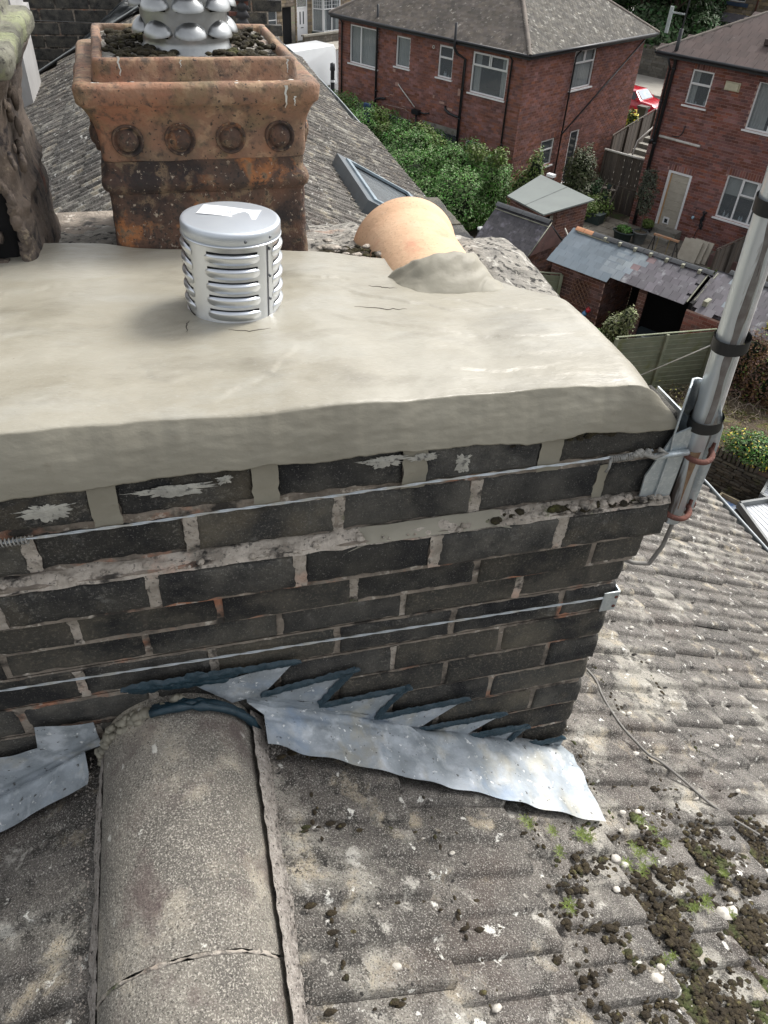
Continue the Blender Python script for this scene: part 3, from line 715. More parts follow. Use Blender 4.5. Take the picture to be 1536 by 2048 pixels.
for k in range(16): lump(ed, (.205+rr.uniform(-.006, .012), -.18+rr.uniform(-.03, .12), .27+rr.uniform(-.05, .08)), rr.uniform(.006, .013), 160+k, (.6, 1, 1.4))
obj('broken_edge', ed, terra_old, bp, True)
# half-round clay capping
cc = thing('clay_capping', 'orange half-round clay tile capping the right flue, bedded in cement', 'clay tile', (.478,1.33,ZC-.690), math.radians(-2))
def capf(u, v, dr=0):
    a = math.pi*(u*1.16-.08); fl_ = .010*max(0, (v-.88)/.12)**.6
    r = .112-dr+fl_-.006*(1-v); return (r*math.cos(a), v*.30, .012+r*1.0*math.sin(a))
cm_ = MB().grid(lambda u, v: capf(u, v), 40, 34); obj('shell', cm_, terra_new, cc, True)
cm_ = MB().grid(lambda u, v: capf(u, v, .013), 40, 4, True); obj('inner_face', cm_, terra_new, cc, True)
cm_ = MB().grid(lambda u, v: tuple(Vector(capf(u, 1, .013*v))), 40, 1); obj('end_rim', cm_, terra_new, cc, True)
# ------------------------------------------------------------ mast, bracket, cable
ms = thing('aerial_mast', 'galvanised steel aerial mast clamped to the right corner of the chimney', 'aerial mast', (.829,.90,ZC-.920)); ms.rotation_euler = (0, -.062, 0)
mm_ = MB(); mm_.lathe([(.0172,0),(.0190,.001),(.0190,1.6),(.0172,1.6)], 28); obj('pole', mm_, galv_stain, ms, True)
sta = MB().grid(lambda u, v: (.0192*math.cos(-1.72+(u-.5)*(.62+.35*nz(v*22, 3))+.22*nz(v*16, (u > .5)*5)), .0192*math.sin(-1.72+(u-.5)*(.62+.35*nz(v*22, 3))+.22*nz(v*16, (u > .5)*5)), .23+v*1.2), 6, 160)
obj('stain', sta, mat("pole_stain", (.11,.095,.085), (.17,.16,.15), 60, .6, .3), ms, True)
sta = MB().grid(lambda u, v: (.0192*math.cos(-1.9+(u-.5)*(.9*v**2+.08)), .0192*math.sin(-1.9+(u-.5)*(.9*v**2+.08)), .04+v*.13), 6, 20)
obj('rust_run', sta, mat("rust_run", (.14,.07,.04), (.24,.17,.10), 60, .6, .3), ms, True)
cb_ = MB(); P = [(.030+.002*nz(z*4), .006, z) for z in np.linspace(.20, 1.6, 40)]; cb_.tube(P, .0068, 8); obj('cable', cb_, cable_white, ms, True, label='white cable strapped up the mast')
for z in (.222,.372,.585):
    tp = MB(); tp.grid(lambda u, v, z=z: (.0075+.0305*math.cos(2*math.pi*u), .0242*math.sin(2*math.pi*u), z+(v-.5)*.021+.003*math.sin(2*math.pi*u)), 30, 3); obj('tape', tp, black_tape, ms, True)
cb_ = MB(); P0 = [(.034,.006,.21),(.033,.008,.17),(.028,.014,.10),(.024,.02,.03),(.022,.016,-.03),(.010,.010,-.085),(-.012,.006,-.125),(-.045,.01,-.118),(-.075,.03,-.112)]
P = []
for i in range(len(P0)-1):
    a, b = Vector(P0[i]), Vector(P0[i+1])
    for k in range(4): P.append(a.lerp(b, k/4))
P.append(Vector(P0[-1])); cb_.tube(P, .0045, 8); obj('cable', cb_, cable_grey, ms, True, label='loose grey cable looping under the corner')
# bracket
br = thing('mast_bracket', 'galvanised corner bracket with two rusty clamps holding the mast', 'bracket', (0, 0, 0))
bk = MB()
def chan(u, v):
    # folded channel running up behind the mast; u across the section, v height
    z = ZC-.905+v*.275; w_ = .075+.02*math.sin(v*math.pi)
    prof = [(-.045,-.030),(-.022,-.004),(-.006,.018),(.010,.020),(.028,.0),(.050,-.026)]
    k = u*(len(prof)-1); i = min(int(k), len(prof)-2); t = k-i
    x = prof[i][0]*(1-t)+prof[i+1][0]*t; y = prof[i][1]*(1-t)+prof[i+1][1]*t
    f = 1-.45*max(0, v-.70)/.3 if v > .7 else 1
    return (.812+x*f-.035*max(0, v-.55), .918+y*f, z)
bk.grid(chan, 20, 20); o_ = obj('channel', bk, galv, br, True); md = o_.modifiers.new('t', 'SOLIDIFY'); md.thickness = .003
bk = MB(); bk.slab([(.735,.893,ZC-.80),(.74,.893,ZC-.90),(.782,.893,ZC-.935),(.803,.893,ZC-.93),(.803,.893,ZC-.70),(.765,.893,ZC-.715)], .003)
bk.slab([(.803,.893,ZC-.93),(.803,1.02,ZC-.93),(.803,1.02,ZC-.70),(.803,.893,ZC-.70)], .003)
fixn(obj('corner_plate', bk, galv, br))
bk = MB(); bk.tube([(.735,.888,ZC-.753),(.80,.888,ZC-.752)], .006, 8); obj('eye_bolt', bk, galv, br, True)
for z in (.165,.035):
    ub = MB(); P = []
    for i in range(22):
        a = math.radians(150+200*i/21); P.append((.828+.0265*math.cos(a), .90+.0285*math.sin(a), ZC-.925+z+.006*math.sin(a)))
    P = [(P[0][0]-.002, P[0][1]+.02, P[0][2])]+P+[(.862,.905,ZC-.925+z-.004),(.885,.93,ZC-.925+z-.002),(.90,.945,ZC-.925+z)]
    ub.tube(P, .0052, 9); nt_ = MB(); nt_.lathe([(0,.006),(.011,.006),(.011,-.006),(0,-.006)], 6, T(.866,.908,ZC-.925+z-.004) @ Matrix.Rotation(1.57, 4, 'Y'))
    nt_.box((.855,.895,ZC-.925+z-.022), (.860,.925,ZC-.925+z+.014))
    u_ = obj('clamp', ub, rust, br, True); fixn(obj('nut', nt_, rust, u_))
# thin line crossing behind the mast
ln = thing('guy_line', 'thin white line running from the roof past the crown edge to the mast', 'line', (0, 0, 0))
l_ = MB(); LA, LB = Vector((1.86, 3.18, ZC-2.28)), Vector((.794, .905, ZC-.55)); P = [LA.lerp(LB, t)-Vector((0, 0, .004*math.sin(t*3.14))) for t in np.linspace(0, 1, 24)]
l_.tube(P, .0011, 5); obj('cord', l_, cable_white, ln, True)
# ------------------------------------------------------------ our roof
tile_m = mat("concrete_tile", (.142,.128,.113), (.082,.075,.067), 7, .93, 1.0, .006, 200, var=.16, spots=[((.42,.40,.345), 4.5, .52, .62, "n", .7), ((.42,.36,.26), 9, .57, .66, "n", .7), ((.52,.50,.45), 17, .60, .66, "n", .75), ((.035,.032,.028), 20, .53, .61, "n", .85), ((.09,.07,.06), 3.1, .54, .66, "n", .6), ((.72,.71,.66), 26, .645, .675, "n", .95), ((.46,.44,.40), 330, .54, .61, "n", .7), ((.02,.018,.016), 300, .55, .61, "n", .8), ((.014,.013,.012), 50, .64, .68, "n", .9)])
tile_far = tile_m
ridge_m = mat("ridge_tile", (.25,.23,.195), (.13,.12,.105), 7, .93, 1.0, .005, 150, spots=[((.48,.43,.34), 5.5, .50, .62, "n", .8), ((.50,.47,.41), 340, .52, .60, "n", .75), ((.04,.035,.03), 300, .56, .62, "n", .8), ((.66,.64,.58), 20, .655, .69, "n", .95), ((.11,.08,.075), 8, .56, .68, "n", .7), ((.10,.09,.075), 3, .56, .7, "n", .5)])
grit = mat("gritty_mortar", (.44,.40,.36), (.24,.215,.19), 60, .95, 1.0, .006, 240, spots=[((.5,.46,.42), 220, .56, .62), ((.05,.045,.04), 160, .58, .64)])
gutter_m = mat("old_gutter", (.10,.11,.11), (.06,.065,.065), 12, .7, .5, .003, 60, spots=[((.36,.36,.33), 9, .52, .62, 'n', .7)])
render_m = mat("house_brick_brown", (.16,.075,.055), (.10,.05,.04), 12, .9, .8, .004, 60)  # mottled brown-red over the whole house wall
def rq(s, y, h=0.0): return rp(s, y+.92, h)
rf = thing('house_roof', 'grey lichened concrete tiled roof with half-round ridge that the chimney rises from', 'roof', (0, 0, 0))
TW, TE, TL = .300, .276, .335
def tile_profile():
    P = []
    for base in (0, .15):
        for q, h in ((0, .0), (.03, .6), (.06, .95), (.12, 1.0), (.24, .75), (.36, .45), (.48, .18), (.50, .14), (.53, .62), (.56, .82), (.62, .80), (.74, .55), (.86, .28), (.97, .0)): P.append((base+q*.15, h*.0185))
    P.append((TW, 0.0)); P.append((TW+.010, -.004)); return P
tp = MB(); PR = tile_profile(); n = len(PR)
for s in (0, TL*.5, TL-.004, TL):
    lift = .032*s/TL
    for y, h in PR: tp.v.append((s, y, .004+h*(1 if s < TL-.002 else .9)+lift-(.002 if s == TL else 0)))
for y, h in PR: tp.v.append((TL-.001, y, -.012+h*.9+.020))
for j in range(4):
    for k in range(n-1): tp.f.append((j*n+k, (j+1)*n+k, (j+1)*n+k+1, j*n+k+1))
tme = tp.mesh('roof_tile', tile_m, True)
for p in tme.polygons:
    if p.index >= 3*(n-1): p.use_smooth = False
def eave(y):
    y -= .92
    T_ = [(-4, 3.60), (2.4, 3.57), (4.5, 3.20), (7, 2.90), (11, 2.76), (13.5, 2.5), (15, 1.87), (17, .6)]
    for (a, sa), (b, sb_) in zip(T_[:-1], T_[1:]):
        if y <= b: return sa+(sb_-sa)*(y-a)/(b-a)
    return .5
BR_ = Matrix(((math.cos(RP),0,math.sin(RP),0),(0,1,0,0),(-math.sin(RP),0,math.cos(RP),0),(0,0,0,1)))
BLt = Matrix(((-math.cos(RP),0,-math.sin(RP),0),(0,1,0,0),(-math.sin(RP),0,math.cos(RP),0),(0,0,0,1)))
APR = T(RX, 0, RZ) @ BR_; APL = T(RX, 0, RZ) @ BLt
rt = random.Random(9); items = []; itl = []
for ci in range(0, 13):
    s0 = .095+ci*TE
    for k in range(-10, 56):
        y0 = .92-.233+k*TW+(ci*.047) % .15
        if s0+TL > eave(y0+.15)+.10 or s0 < -.2: continue
        if .95 < y0 < 1.65 and s0+TL < .80: continue
        j = (rt.uniform(-.004, .004), rt.uniform(-.003, .003), rt.uniform(0, .003))
        items.append((APR @ T(s0+j[0], y0+j[1], j[2]) @ Matrix.Rotation(rt.uniform(-.008, .008), 4, 'Z') @ Matrix.Rotation(rt.uniform(-.006, .006), 4, 'Y'), tme))
for ci in range(0, 9):
    s0 = .095+ci*TE
    for k in range(-10, 30):
        y0 = .92-.105-.033+k*TW+(ci*.047) % .15
        if y0 > 9.3: continue
        if .95 < y0 < 1.65 and s0+TL < 1.2: continue
        j = (rt.uniform(-.004, .004), rt.uniform(-.003, .003), rt.uniform(0, .003))
        itl.append((APL @ T(s0+j[0], y0+j[1], j[2]) @ Matrix.Rotation(rt.uniform(-.008, .008), 4, 'Z'), tme))
pieces(rf, 'roof_tile', items+itl, 300)
bd = MB()
for sgn, A, L_ in ((1, APR, 3.5), (-1, APL, 2.6)):
    pts = [(-.02, -3, -.012), (2.55 if sgn > 0 else L_, -3, -.012), (2.0 if sgn > 0 else L_, 15 if sgn > 0 else 9.4, -.012), (-.02, 15 if sgn > 0 else 9.4, -.012)]
    if sgn > 0: pts = [(-.02, -3, -.012), (3.5, -3, -.012), (3.5, 3.3, -.012), (2.85, 7.9, -.012), (2.7, 11.9, -.012), (1.8, 15.9, -.012), (-.02, 15.9, -.012)]
    q = [A @ Vector(p) for p in pts]; bd.add([tuple(p) for p in q], [tuple(range(len(q)))])
obj('underlay', bd, mat("felt", (.03,.028,.026), None, 10, .95, 0), rf)
# ridge tiles
def ridge_tile(y0, y1, r, seed, parent, x=-.130, z=ZC-1.367, half=.1475, m_=None):
    def f(u, v):
        a = math.radians(13+154*u); y = y0+(y1-y0)*v
        k = 1+.006*nz(u*5, v*4, seed)+(.03*max(0, (v-.93)/.07) if y1 > 3 else 0)
        return (x+half*k*math.cos(a)+.002*nz(v*6, u*3, seed), y+(.003*nz(u*12, seed) if v in (0, 1) else 0), z+half*.99*k*math.sin(a)*1.0)
    mb = MB().grid(f, 36, 14); o = len(mb.v)
    return obj('ridge_tile', mb, m_ or ridge_m, parent, True)
ys = [(.455, .925), (-.01, .448), (-.60, -.018)]
for k, (a, b) in enumerate(ys): ridge_tile(a, b, .145, k*3.3, rf)
for k in range(15): ridge_tile(1.95+k*.46, 2.40+k*.46, .13, 20+k, rf, -.105, RZ-.06, .125)
# ridge butt joint: mortar lip
jt = MB()
for y, ph in ((.4515, 1), (-.014, 5)):
    P = []; R = []
    for i in range(40):
        a = math.radians(12+156*i/39); P.append((-.130+.1455*math.cos(a), y+.004*nz(i*.35, ph), ZC-1.367+.1455*math.sin(a))); R.append(max(.0006, .0028+.006*nz(i*.55, ph*3)))
    jt.tube(P, R, 6)
obj('ridge_joint', jt, mortar_pale, rf, True)
# bedding mortar either side of the ridge tiles
def bed(sgn):
    def f(u, v):
        y = -.65+u*1.56; w_ = .015+.008*nz(y*5, sgn)+.007*nz(y*23, 3)+(.010*u if sgn > 0 else .0)
        x = -.130+sgn*(.1425+max(.004, w_)*v); s = (x-RX)/math.cos(RP)*sgn
        zz = (rp if sgn > 0 else lp)(s if sgn > 0 else (RX-x)/math.cos(RP), y).z
        z = (zz+.056)*(1-v)+(zz+.034)*v+.003*nz(y*60, v*5)
        return (x+.003*nz(y*45, v*3), y, z)
    return MB().grid(f, 260, 4, sgn < 0)
obj('bedding_mortar', bed(1), grit, rf, True); obj('bedding_mortar', bed(-1), grit, rf, True)
gr = MB(); r9 = random.Random(21)
for k in range(1500):
    sgn = r9.choice((1, 1, -1)); y = r9.uniform(-.6, .9); x = -.130+sgn*(.143+abs(r9.gauss(0, .012))); s = abs(x-RX)/math.cos(RP)
    p = (rp if sgn > 0 else lp)(s, y, .034+r9.uniform(0, .018)); r_ = r9.uniform(.0012, .0030)
    gr.add([(p.x+r_, p.y, p.z), (p.x-r_*.6, p.y+r_, p.z), (p.x-r_*.5, p.y-r_, p.z), (p.x, p.y, p.z+r_*1.3), (p.x, p.y, p.z-r_)], [(0,1,3),(1,2,3),(2,0,3),(1,0,4),(2,1,4),(0,2,4)])
obj('mortar_grit', gr, grit, rf, kind='stuff')
# gutter and fascia
gt = MB(); ge = MB()
P = [rp(eave(y)+.04, y, -.055) for y in np.linspace(-3, 15.4, 90)]
def gut(u, v):
    i = u*(len(P)-1); a = int(min(i, len(P)-2)); p = P[a].lerp(P[a+1], i-a); th = math.pi*(v)
    return (p.x+.035-.05*math.cos(th), p.y, p.z+.02-.05*math.sin(th))
gt.grid(gut, 89, 8); ge.tube([(p.x+.088, p.y, p.z+.022) for p in P], .008, 6)
obj('gutter', gt, gutter_m, rf, True); obj('gutter_lip', ge, mat("pale_gutter", (.42,.45,.46), (.3,.33,.34), 5, .5, .2), rf, True)
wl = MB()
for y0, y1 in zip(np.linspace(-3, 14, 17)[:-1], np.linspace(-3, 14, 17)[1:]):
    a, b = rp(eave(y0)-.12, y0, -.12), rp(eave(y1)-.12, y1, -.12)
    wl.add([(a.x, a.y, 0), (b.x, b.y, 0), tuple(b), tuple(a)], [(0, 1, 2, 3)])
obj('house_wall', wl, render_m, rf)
# velux
sk = MB(); W_ = Matrix.Identity(4)
def on(s, y, h): return APR @ Vector((s, y, h))
def frame(mb, s0, s1, y0, y1, w_, h0, h1):
    for a, b, c, d in ((s0, s1, y0, y0+w_), (s0, s1, y1-w_, y1), (s0, s0+w_, y0+w_, y1-w_), (s1-w_, s1, y0+w_, y1-w_)):
        mb.box((a, c, h0), (b, d, h1), APR)
frame(sk, 1.62, 2.42, 5.64, 6.82, .075, .02, .13); skf = obj('skylight', sk, mat("skylight_grey", (.10,.12,.135), (.08,.09,.10), 6, .35, .1), rf, label='dark grey roof window')
sk = MB(); frame(sk, 1.69, 2.35, 5.71, 6.75, .035, .125, .145); obj('sash', sk, mat("sash_grey", (.30,.37,.42), None, 6, .35, 0, metal=.4), skf)
glass = mat("window_glass", (.045,.055,.06), (.03,.035,.04), 1.5, .06, 0, spec=.8)
sk = MB(); sk.box((1.72, 5.74, .10), (2.32, 6.72, .115), APR); obj('pane', sk, mat("rippled_glass", (.13,.15,.16), (.09,.1,.11), 3, .12, .6, .01, 12, spec=.8), skf)
# cable lying on the tiles
cbl = thing('roof_cable', 'thin grey cable lying loosely down the roof tiles right of the chimney', 'cable', (0, 0, 0))
L_ = [(1.10,.50),(1.20,.38),(1.267,.273),(1.262,.20),(1.263,.145),(1.275,.085),(1.30,.040),(1.325,.005),(1.366,-.015),(1.42,-.07),(1.478,-.135),(1.58,-.20),(1.69,-.255),(1.9,-.32),(2.2,-.42)]
P = []
for i in range(1, len(L_)-2):
    p0, p1, p2, p3 = [Vector((*L_[k], 0)) for k in (i-1, i, i+1, i+2)]
    for k in range(6):
        t = k/6; q = .5*((2*p1)+(-p0+p2)*t+(2*p0-5*p1+4*p2-p3)*t*t+(-p0+3*p1-3*p2+p3)*t**3); P.append(rp(q.x, q.y+.92, .046+.004*nz(q.x*9)))
c_ = MB(); c_.tube(P, .0038, 8); obj('cord', c_, cable_grey, cbl, True)
# moss, debris and ferns on the lower right tiles
rm = random.Random(33); mo = MB(); db = MB()
def dens(s, y):
    k = max(0, min(1, (s-.62-.5*(y+.5))/.5))*max(0, min(1, (-.14-y)/.14)); f = fbm(s*9, y*9, 4)+.6*fbm(s*26, y*26, 8)
    return max(0, min(1, (f+.20)*3.2))*k
cnt = 0
while cnt < 12000:
    s = rm.uniform(.5, 2.4); y = rm.uniform(-.95, -.12)
    d = dens(s, y)
    if rm.random() > d: continue
    cnt += 1; q = ((y+.236) % .15)/.15; h = .032+.012*(1-q)
    p = rq(s, y, h+rm.uniform(-.003, .006)); lump(mo, p, rm.choice((.002, .003, .004, .006)), cnt, (1.6, 1.3, .6))
for k in range(260):   # moss in the rib shadows and tile joints
    s = rm.uniform(.15, 1.9); y = rm.choice((-.245, -.395, -.545, -.095, -.44))+rm.gauss(0, .006); lump(mo, rq(s, y, .034), rm.uniform(.002, .006), 5000+k, (2, 1, .6))
for k in range(240):
    ci = rm.randint(0, 5); s = .155+ci*TE+.06+rm.gauss(0, .008); y = rm.uniform(-.75, .4); lump(mo, rq(s, y, .038), rm.uniform(.002, .0045), 6000+k, (1, 1.5, .6))
obj('moss_growth', mo, mat("dark_moss", (.030,.022,.013), (.06,.045,.022), 30, 1.0, 1.0, .01, 200, spots=[((.16,.14,.06), 60, .58, .68), ((.08,.10,.03), 9, .55, .65)]), rf, True, kind='stuff')
for k in range(900):
    s = rm.uniform(.3, 2.6); y = rm.uniform(-1.0, .9)
    if y > -.15: s = rm.uniform(1.1, 3.2); y = rm.uniform(-.2, 3.5)
    elif rm.random() > .25+dens(s, y): continue
    q = ((y+.236) % .15)/.15; h = .033+.012*(1-q)
    lump(db, rq(s, y, h), rm.choice((.0018, .0025, .003, .005, .008)), 8000+k, (1.3, .9, .5))
for s, y, r in ((1.26,-.43,.018),(1.30,-.425,.014),(.98,-.30,.010),(1.0,-.315,.008),(.93,-.55,.012),(.96,-.53,.008),(1.55,-.33,.012)): lump(db, rq(s, y, .046), r, int(s*100), (1.3, 1, .6))
obj('debris_chip', db, stone_white, rf, True, kind='stuff')
# pits and dark blisters on the far tiles
pt = MB()
for k in range(240):
    s = rm.uniform(1.2, 3.4); y = rm.uniform(.1, 3.2); q = ((y+.236) % .15)/.15; h = .026+.012*(1-q)
    lump(pt, rq(s, y, h), rm.uniform(.003, .008), 9000+k, (1.5, .7, .5))
obj('moss_growth', pt, mat("black_moss", (.022,.02,.018), (.05,.045,.04), 60, 1, .8), rf, True, kind='stuff')
fern_m = mat("fern_green", (.20,.26,.045), (.13,.18,.03), 60, .6, .2, var=.2)
fm = MB()
for k in range(7):
    a = k*.9; d = Vector((math.cos(a), math.sin(a), .55)).normalized(); up = Vector((0, 0, 1)); sd_ = d.cross(up).normalized()
    for i in range(6):
        c = d*(.0045*(i+1))+Vector((0, 0, -.0004*i*i)); w_ = .0036*(1-i/8)
        for sg in (-1, 1):
            t = c+sd_*sg*w_*1.6; fm.add([c, c+d*.0022+sd_*sg*w_*.8+Vector((0, 0, .001)), t, c-d*.0018+sd_*sg*w_*.8], [(0, 1, 2, 3)])
fme = fm.mesh('fern', fern_m)
fpos = [(.905,-.235),(.915,-.255),(.74,-.225),(.80,-.245),(.80,-.29),(1.13,-.205),(1.17,-.225),(1.18,-.26),(1.07,-.28),(1.10,-.295),(1.0,-.32),(1.05,-.33),(.77,-.405),(1.22,-.40),(1.35,-.33),(1.3,-.44),(1.0,-.52),(1.17,-.41),(1.27,-.36)]
fit = []
for k, (s, y) in enumerate(fpos):
    for j in range(3):
        z_ = rm.uniform(.3, .75); fit.append((Matrix.Translation(rq(s+rm.uniform(-.015, .015), y+rm.uniform(-.012, .012), .048)) @ rotz(rm.uniform(0, 6)) @ Sc(z_, z_, z_), fme))
pieces(rf, 'fern_growth', fit, 0)
# ------------------------------------------------------------ neighbour beyond the far gable
nb = thing('neighbour_chimney', 'black brick neighbouring chimney wall behind the dark sheet, top left', 'chimney', (0, 0, 0))
bb = chamfer_box("brick_n", brick_soot, .30, .10, .098, .004, .002, 4); items = []
for r_ in range(13):
    for k in range(9):
        x = -1.55+k*.318+(.159 if r_ % 2 else 0); items.append((T(x*1.075, 10.06, ZC-2.12+r_*.118) @ Sc(1.07, 1, 1.06), bb))
pieces(nb, 'brick', items, 300); c_ = MB(); c_.box((-1.5, 10.02, 7.6), (1.25, 10.9, ZC-.62)); fixn(obj('mortar_core', c_, mortar_old, nb))
gx = thing('rendered_stack', 'pale grey rendered chimney side at the top left corner', 'chimney', (0, 0, 0))
c_ = MB(); c_.box((-2.6, 8.0, 8.5), (-1.13, 8.8, ZC-.7)); c_.box((-2.62, 7.98, ZC-1.22), (-1.09, 8.82, ZC-1.14)); c_.box((-2.65, 7.96, ZC-.84), (-1.08, 8.84, ZC-.78)); fixn(obj('render', c_, mat("grey_render", (.36,.355,.35), (.30,.295,.29), 4, .9, .4), gx))
c_ = MB(); c_.lathe([(.14,0),(.13,.3),(.15,.32),(.15,.38)], 24, T(-1.9, 8.4, ZC-.70)); obj('pot', c_, terra_new, gx, True)
mm2 = thing('plastic_sheet', 'dark grey plastic sheet draped over the roof edge beside the black bricks', 'sheet', (0, 0, 0))
def sheet(u, v):
    # bottom edge follows the verge strip, top leans on the wall
    s = 1.75-u*1.75; b = lp(s, 9.54, .03) if s > 0 else rp(-s, 9.54, .03)
    tx_ = -1.12+u*1.85; tz = ZC-2.08+1.0*min(1, u*1.7)**.8
    t = Vector((tx_, 9.97, tz)); p = b.lerp(t, v)
    f = .035*math.sin((u*9+v*3)*2+nz(u*4, v*4)*5)*v*(1-.3*v)+.05*fbm(u*7, v*4, 2)
    return (p.x, p.y-f-.03, p.z+f*.5)
obj('membrane', MB().grid(sheet, 100, 60), mat("dark_sheet", (.055,.06,.062), (.04,.044,.046), 4, .38, .5, .01, 12), mm2, True)
vg = MB()
q = [lp(2.4, 9.34, .05), lp(-.02, 9.34, .05), lp(-.02, 9.53, .055), lp(2.4, 9.53, .055)]
def strip(u, v):
    a = q[0].lerp(q[1], u); b = q[3].lerp(q[2], u); p = a.lerp(b, v); return (p.x, p.y+.02*nz(u*9), p.z+.012*nz(u*14, v*3))
obj('verge_strip', vg.grid(strip, 50, 3), mat("pale_felt", (.20,.22,.22), (.14,.15,.155), 5, .6, .4), mm2, True)
ca = MB(); P = [lp(2.3-u*2.35, 9.22+.05*nz(u*6), .07) for u in np.linspace(0, 1, 30)]; ca.tube(P, .010, 6); obj('cable', ca, black_tape, mm2, True)
wv = thing('overhead_wire', 'thin black wire strung across in front of the neighbouring black bricks', 'wire', (0, 0, 0)); ca = MB(); ca.tube([(-1.3, 8.1, ZC-1.17), (0.1, 8.3, ZC-1.235), (.6, 8.3, ZC-1.22)], .0035, 5); obj('line', ca, black_tape, wv)
rv = thing('flue_terminal', 'dark slatted flue terminal with a rusty cap behind the louvred cowl', 'flue terminal', (.67, 7.0, 9.4))
c_ = MB(); c_.lathe([(.035,-.05),(.035,.95)], 14)
for k in range(9): c_.lathe([(.035,.42+k*.055),(.062,.40+k*.055),(.035,.445+k*.055)], 14)
obj('slatted_pipe', c_, mat("dark_metal", (.06,.06,.065), (.035,.035,.04), 20, .5, .4), rv, True)
c_ = MB(); c_.box((-.07,-.03,.70),(.05,.03,.73)); c_.box((-.10,-.02,.63),(-.02,.02,.655)); fixn(obj('rusty_clamp', c_, rust, rv))
# ------------------------------------------------------------ ground, road, pavements
earth = mat("earth", (.075,.058,.038), (.045,.036,.024), 1.6, 1.0, 1.0, .03, 14, spots=[((.05,.075,.02), 1.1, .52, .62), ((.16,.13,.10), 9, .60, .68)])
asphalt = mat("asphalt", (.13,.13,.132), (.10,.10,.102), .8, .9, .5, .004, 60)
flag_m = mat("paving_flag", (.20,.18,.145), (.14,.125,.10), 1.8, .9, .6, .005, 20, var=.12, spots=[((.09,.08,.055), 3, .55, .68)])
conc = mat("concrete", (.27,.255,.22), (.2,.19,.165), 2, .9, .6, .004, 24, spots=[((.12,.11,.08), 4, .58, .7)])
gb = MB(); gb.box((-120, -60, -.5), (120, 140, -.002)); struct('ground', gb, earth)
def gslab(mb, u0, u1, v0, v1, z0, z1):
    mb.add([tuple(G(u, v, z)) for z in (z0, z1) for u, v in ((u0, v0), (u1, v0), (u1, v1), (u0, v1))], [(0,3,2,1),(4,5,6,7),(0,1,5,4),(1,2,6,5),(2,3,7,6),(3,0,4,7)])
rd_ = MB(); gslab(rd_, -47.5, -34, -20, 110, -.3, .003); gslab(rd_, -34, 60, 44.2, 52.2, -.3, .003); struct('road', rd_, asphalt)
pv = MB(); gslab(pv, -49.8, -47.5, -20, 110, -.3, .12); gslab(pv, -34, -31.5, -20, 44, -.3, .12); gslab(pv, -31.5, 60, 42.0, 44.2, -.3, .12); gslab(pv, -31, 60, 52.2, 57.3, -.3, .12); struct('pavement', pv, mat("pavement_stone", (.33,.31,.27), (.27,.25,.22), 1.2, .9, .5, .004, 20))
dg = MB(); gslab(dg, -26, -8, 24.0, 29.9, -.3, .004); gslab(dg, -18.6, -14.4, 29.9, 42, -.3, .004); st_p = struct('patio', dg, earth)
fb = chamfer_box("paving_slab", flag_m, .585, .585, .05, .006, .002, 1); items = []
r4 = random.Random(4)
for i in range(15):
    for j in range(10): items.append((T(-16.6+i*.6, 24.3+j*.6, .022+r4.uniform(-.004, .004)) @ rotz(r4.uniform(-.01, .01)), fb))
st_p.rotation_euler = (0, 0, 0)
pr = link('paving', None); pr.rotation_euler = (0, 0, GR); pr['kind'] = 'structure'
pieces(pr, 'paving_slab', items, 150)
# ------------------------------------------------------------ house materials
br_red = mat("red_brick", (.26,.10,.076), (.17,.070,.056), 1.3, .9, .6, .003, 40, var=.30, hv=.012, spots=[((.06,.03,.026), 2.4, .60, .72, 'n', .6)])
br_red2 = mat("right_house_brick", (.235,.082,.064), (.15,.055,.047), 1.5, .9, .6, .003, 40, var=.34, hv=.012)
mort_red = mat("pinkish_mortar", (.46,.31,.26), (.36,.23,.19), 3, .95, .4, .003, 40)
mort_l = mat("mortar_left_house", (.34,.20,.165), (.26,.15,.12), 2.5, .95, .4, .003, 40)
upvc = mat("white_upvc", (.80,.80,.80), (.76,.76,.76), 3, .35, 0)
pane_m = bpy.data.materials.new("window_pane"); pane_m.use_nodes = True
pb = pane_m.node_tree.nodes['Principled BSDF']; pb.inputs['Base Color'].default_value = (.22,.25,.27,1); pb.inputs['Roughness'].default_value = .04; pb.inputs['Alpha'].default_value = .38; pb.inputs['Specular IOR Level'].default_value = .8
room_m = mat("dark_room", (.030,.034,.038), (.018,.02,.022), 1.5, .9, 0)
curt = mat("net_curtain", (.42,.45,.44), (.33,.36,.35), 1.0, .9, .2)
blackp = mat("black_plastic_pipe", (.016,.018,.022), (.011,.012,.015), 6, .42, .2, .002, 30)
whitep = mat("white_plastic_pipe", (.62,.60,.56), (.5,.48,.44), 6, .5, .1)
rt_old = mat("brown_roof_tile", (.100,.084,.070), (.062,.053,.045), 1.3, .93, .7, .006, 30, var=.28, hv=.01, spots=[((.30,.28,.25), 6, .60, .70, 'n', .8), ((.05,.045,.04), 3, .58, .7, 'n', .6)])
rt_flat = mat("flat_roof_tile", (.095,.068,.062), (.070,.052,.048), 1.5, .9, .5, .004, 30, var=.12, spots=[((.35,.32,.3), 8, .68, .72, 'n', .8)])
rt_side = mat("lichened_roof_tile", (.115,.106,.09), (.07,.065,.056), 2.0, .93, .7, .006, 30, var=.28, spots=[((.36,.35,.31), 5, .57, .68, 'n', .8), ((.05,.045,.04), 4, .58, .68, 'n', .8)])
hip_m = mat("hip_tile", (.19,.165,.14), (.14,.12,.105), 2, .9, .5, .004, 20, var=.12)
BRL, BRH, BJ = .247, .087, .013
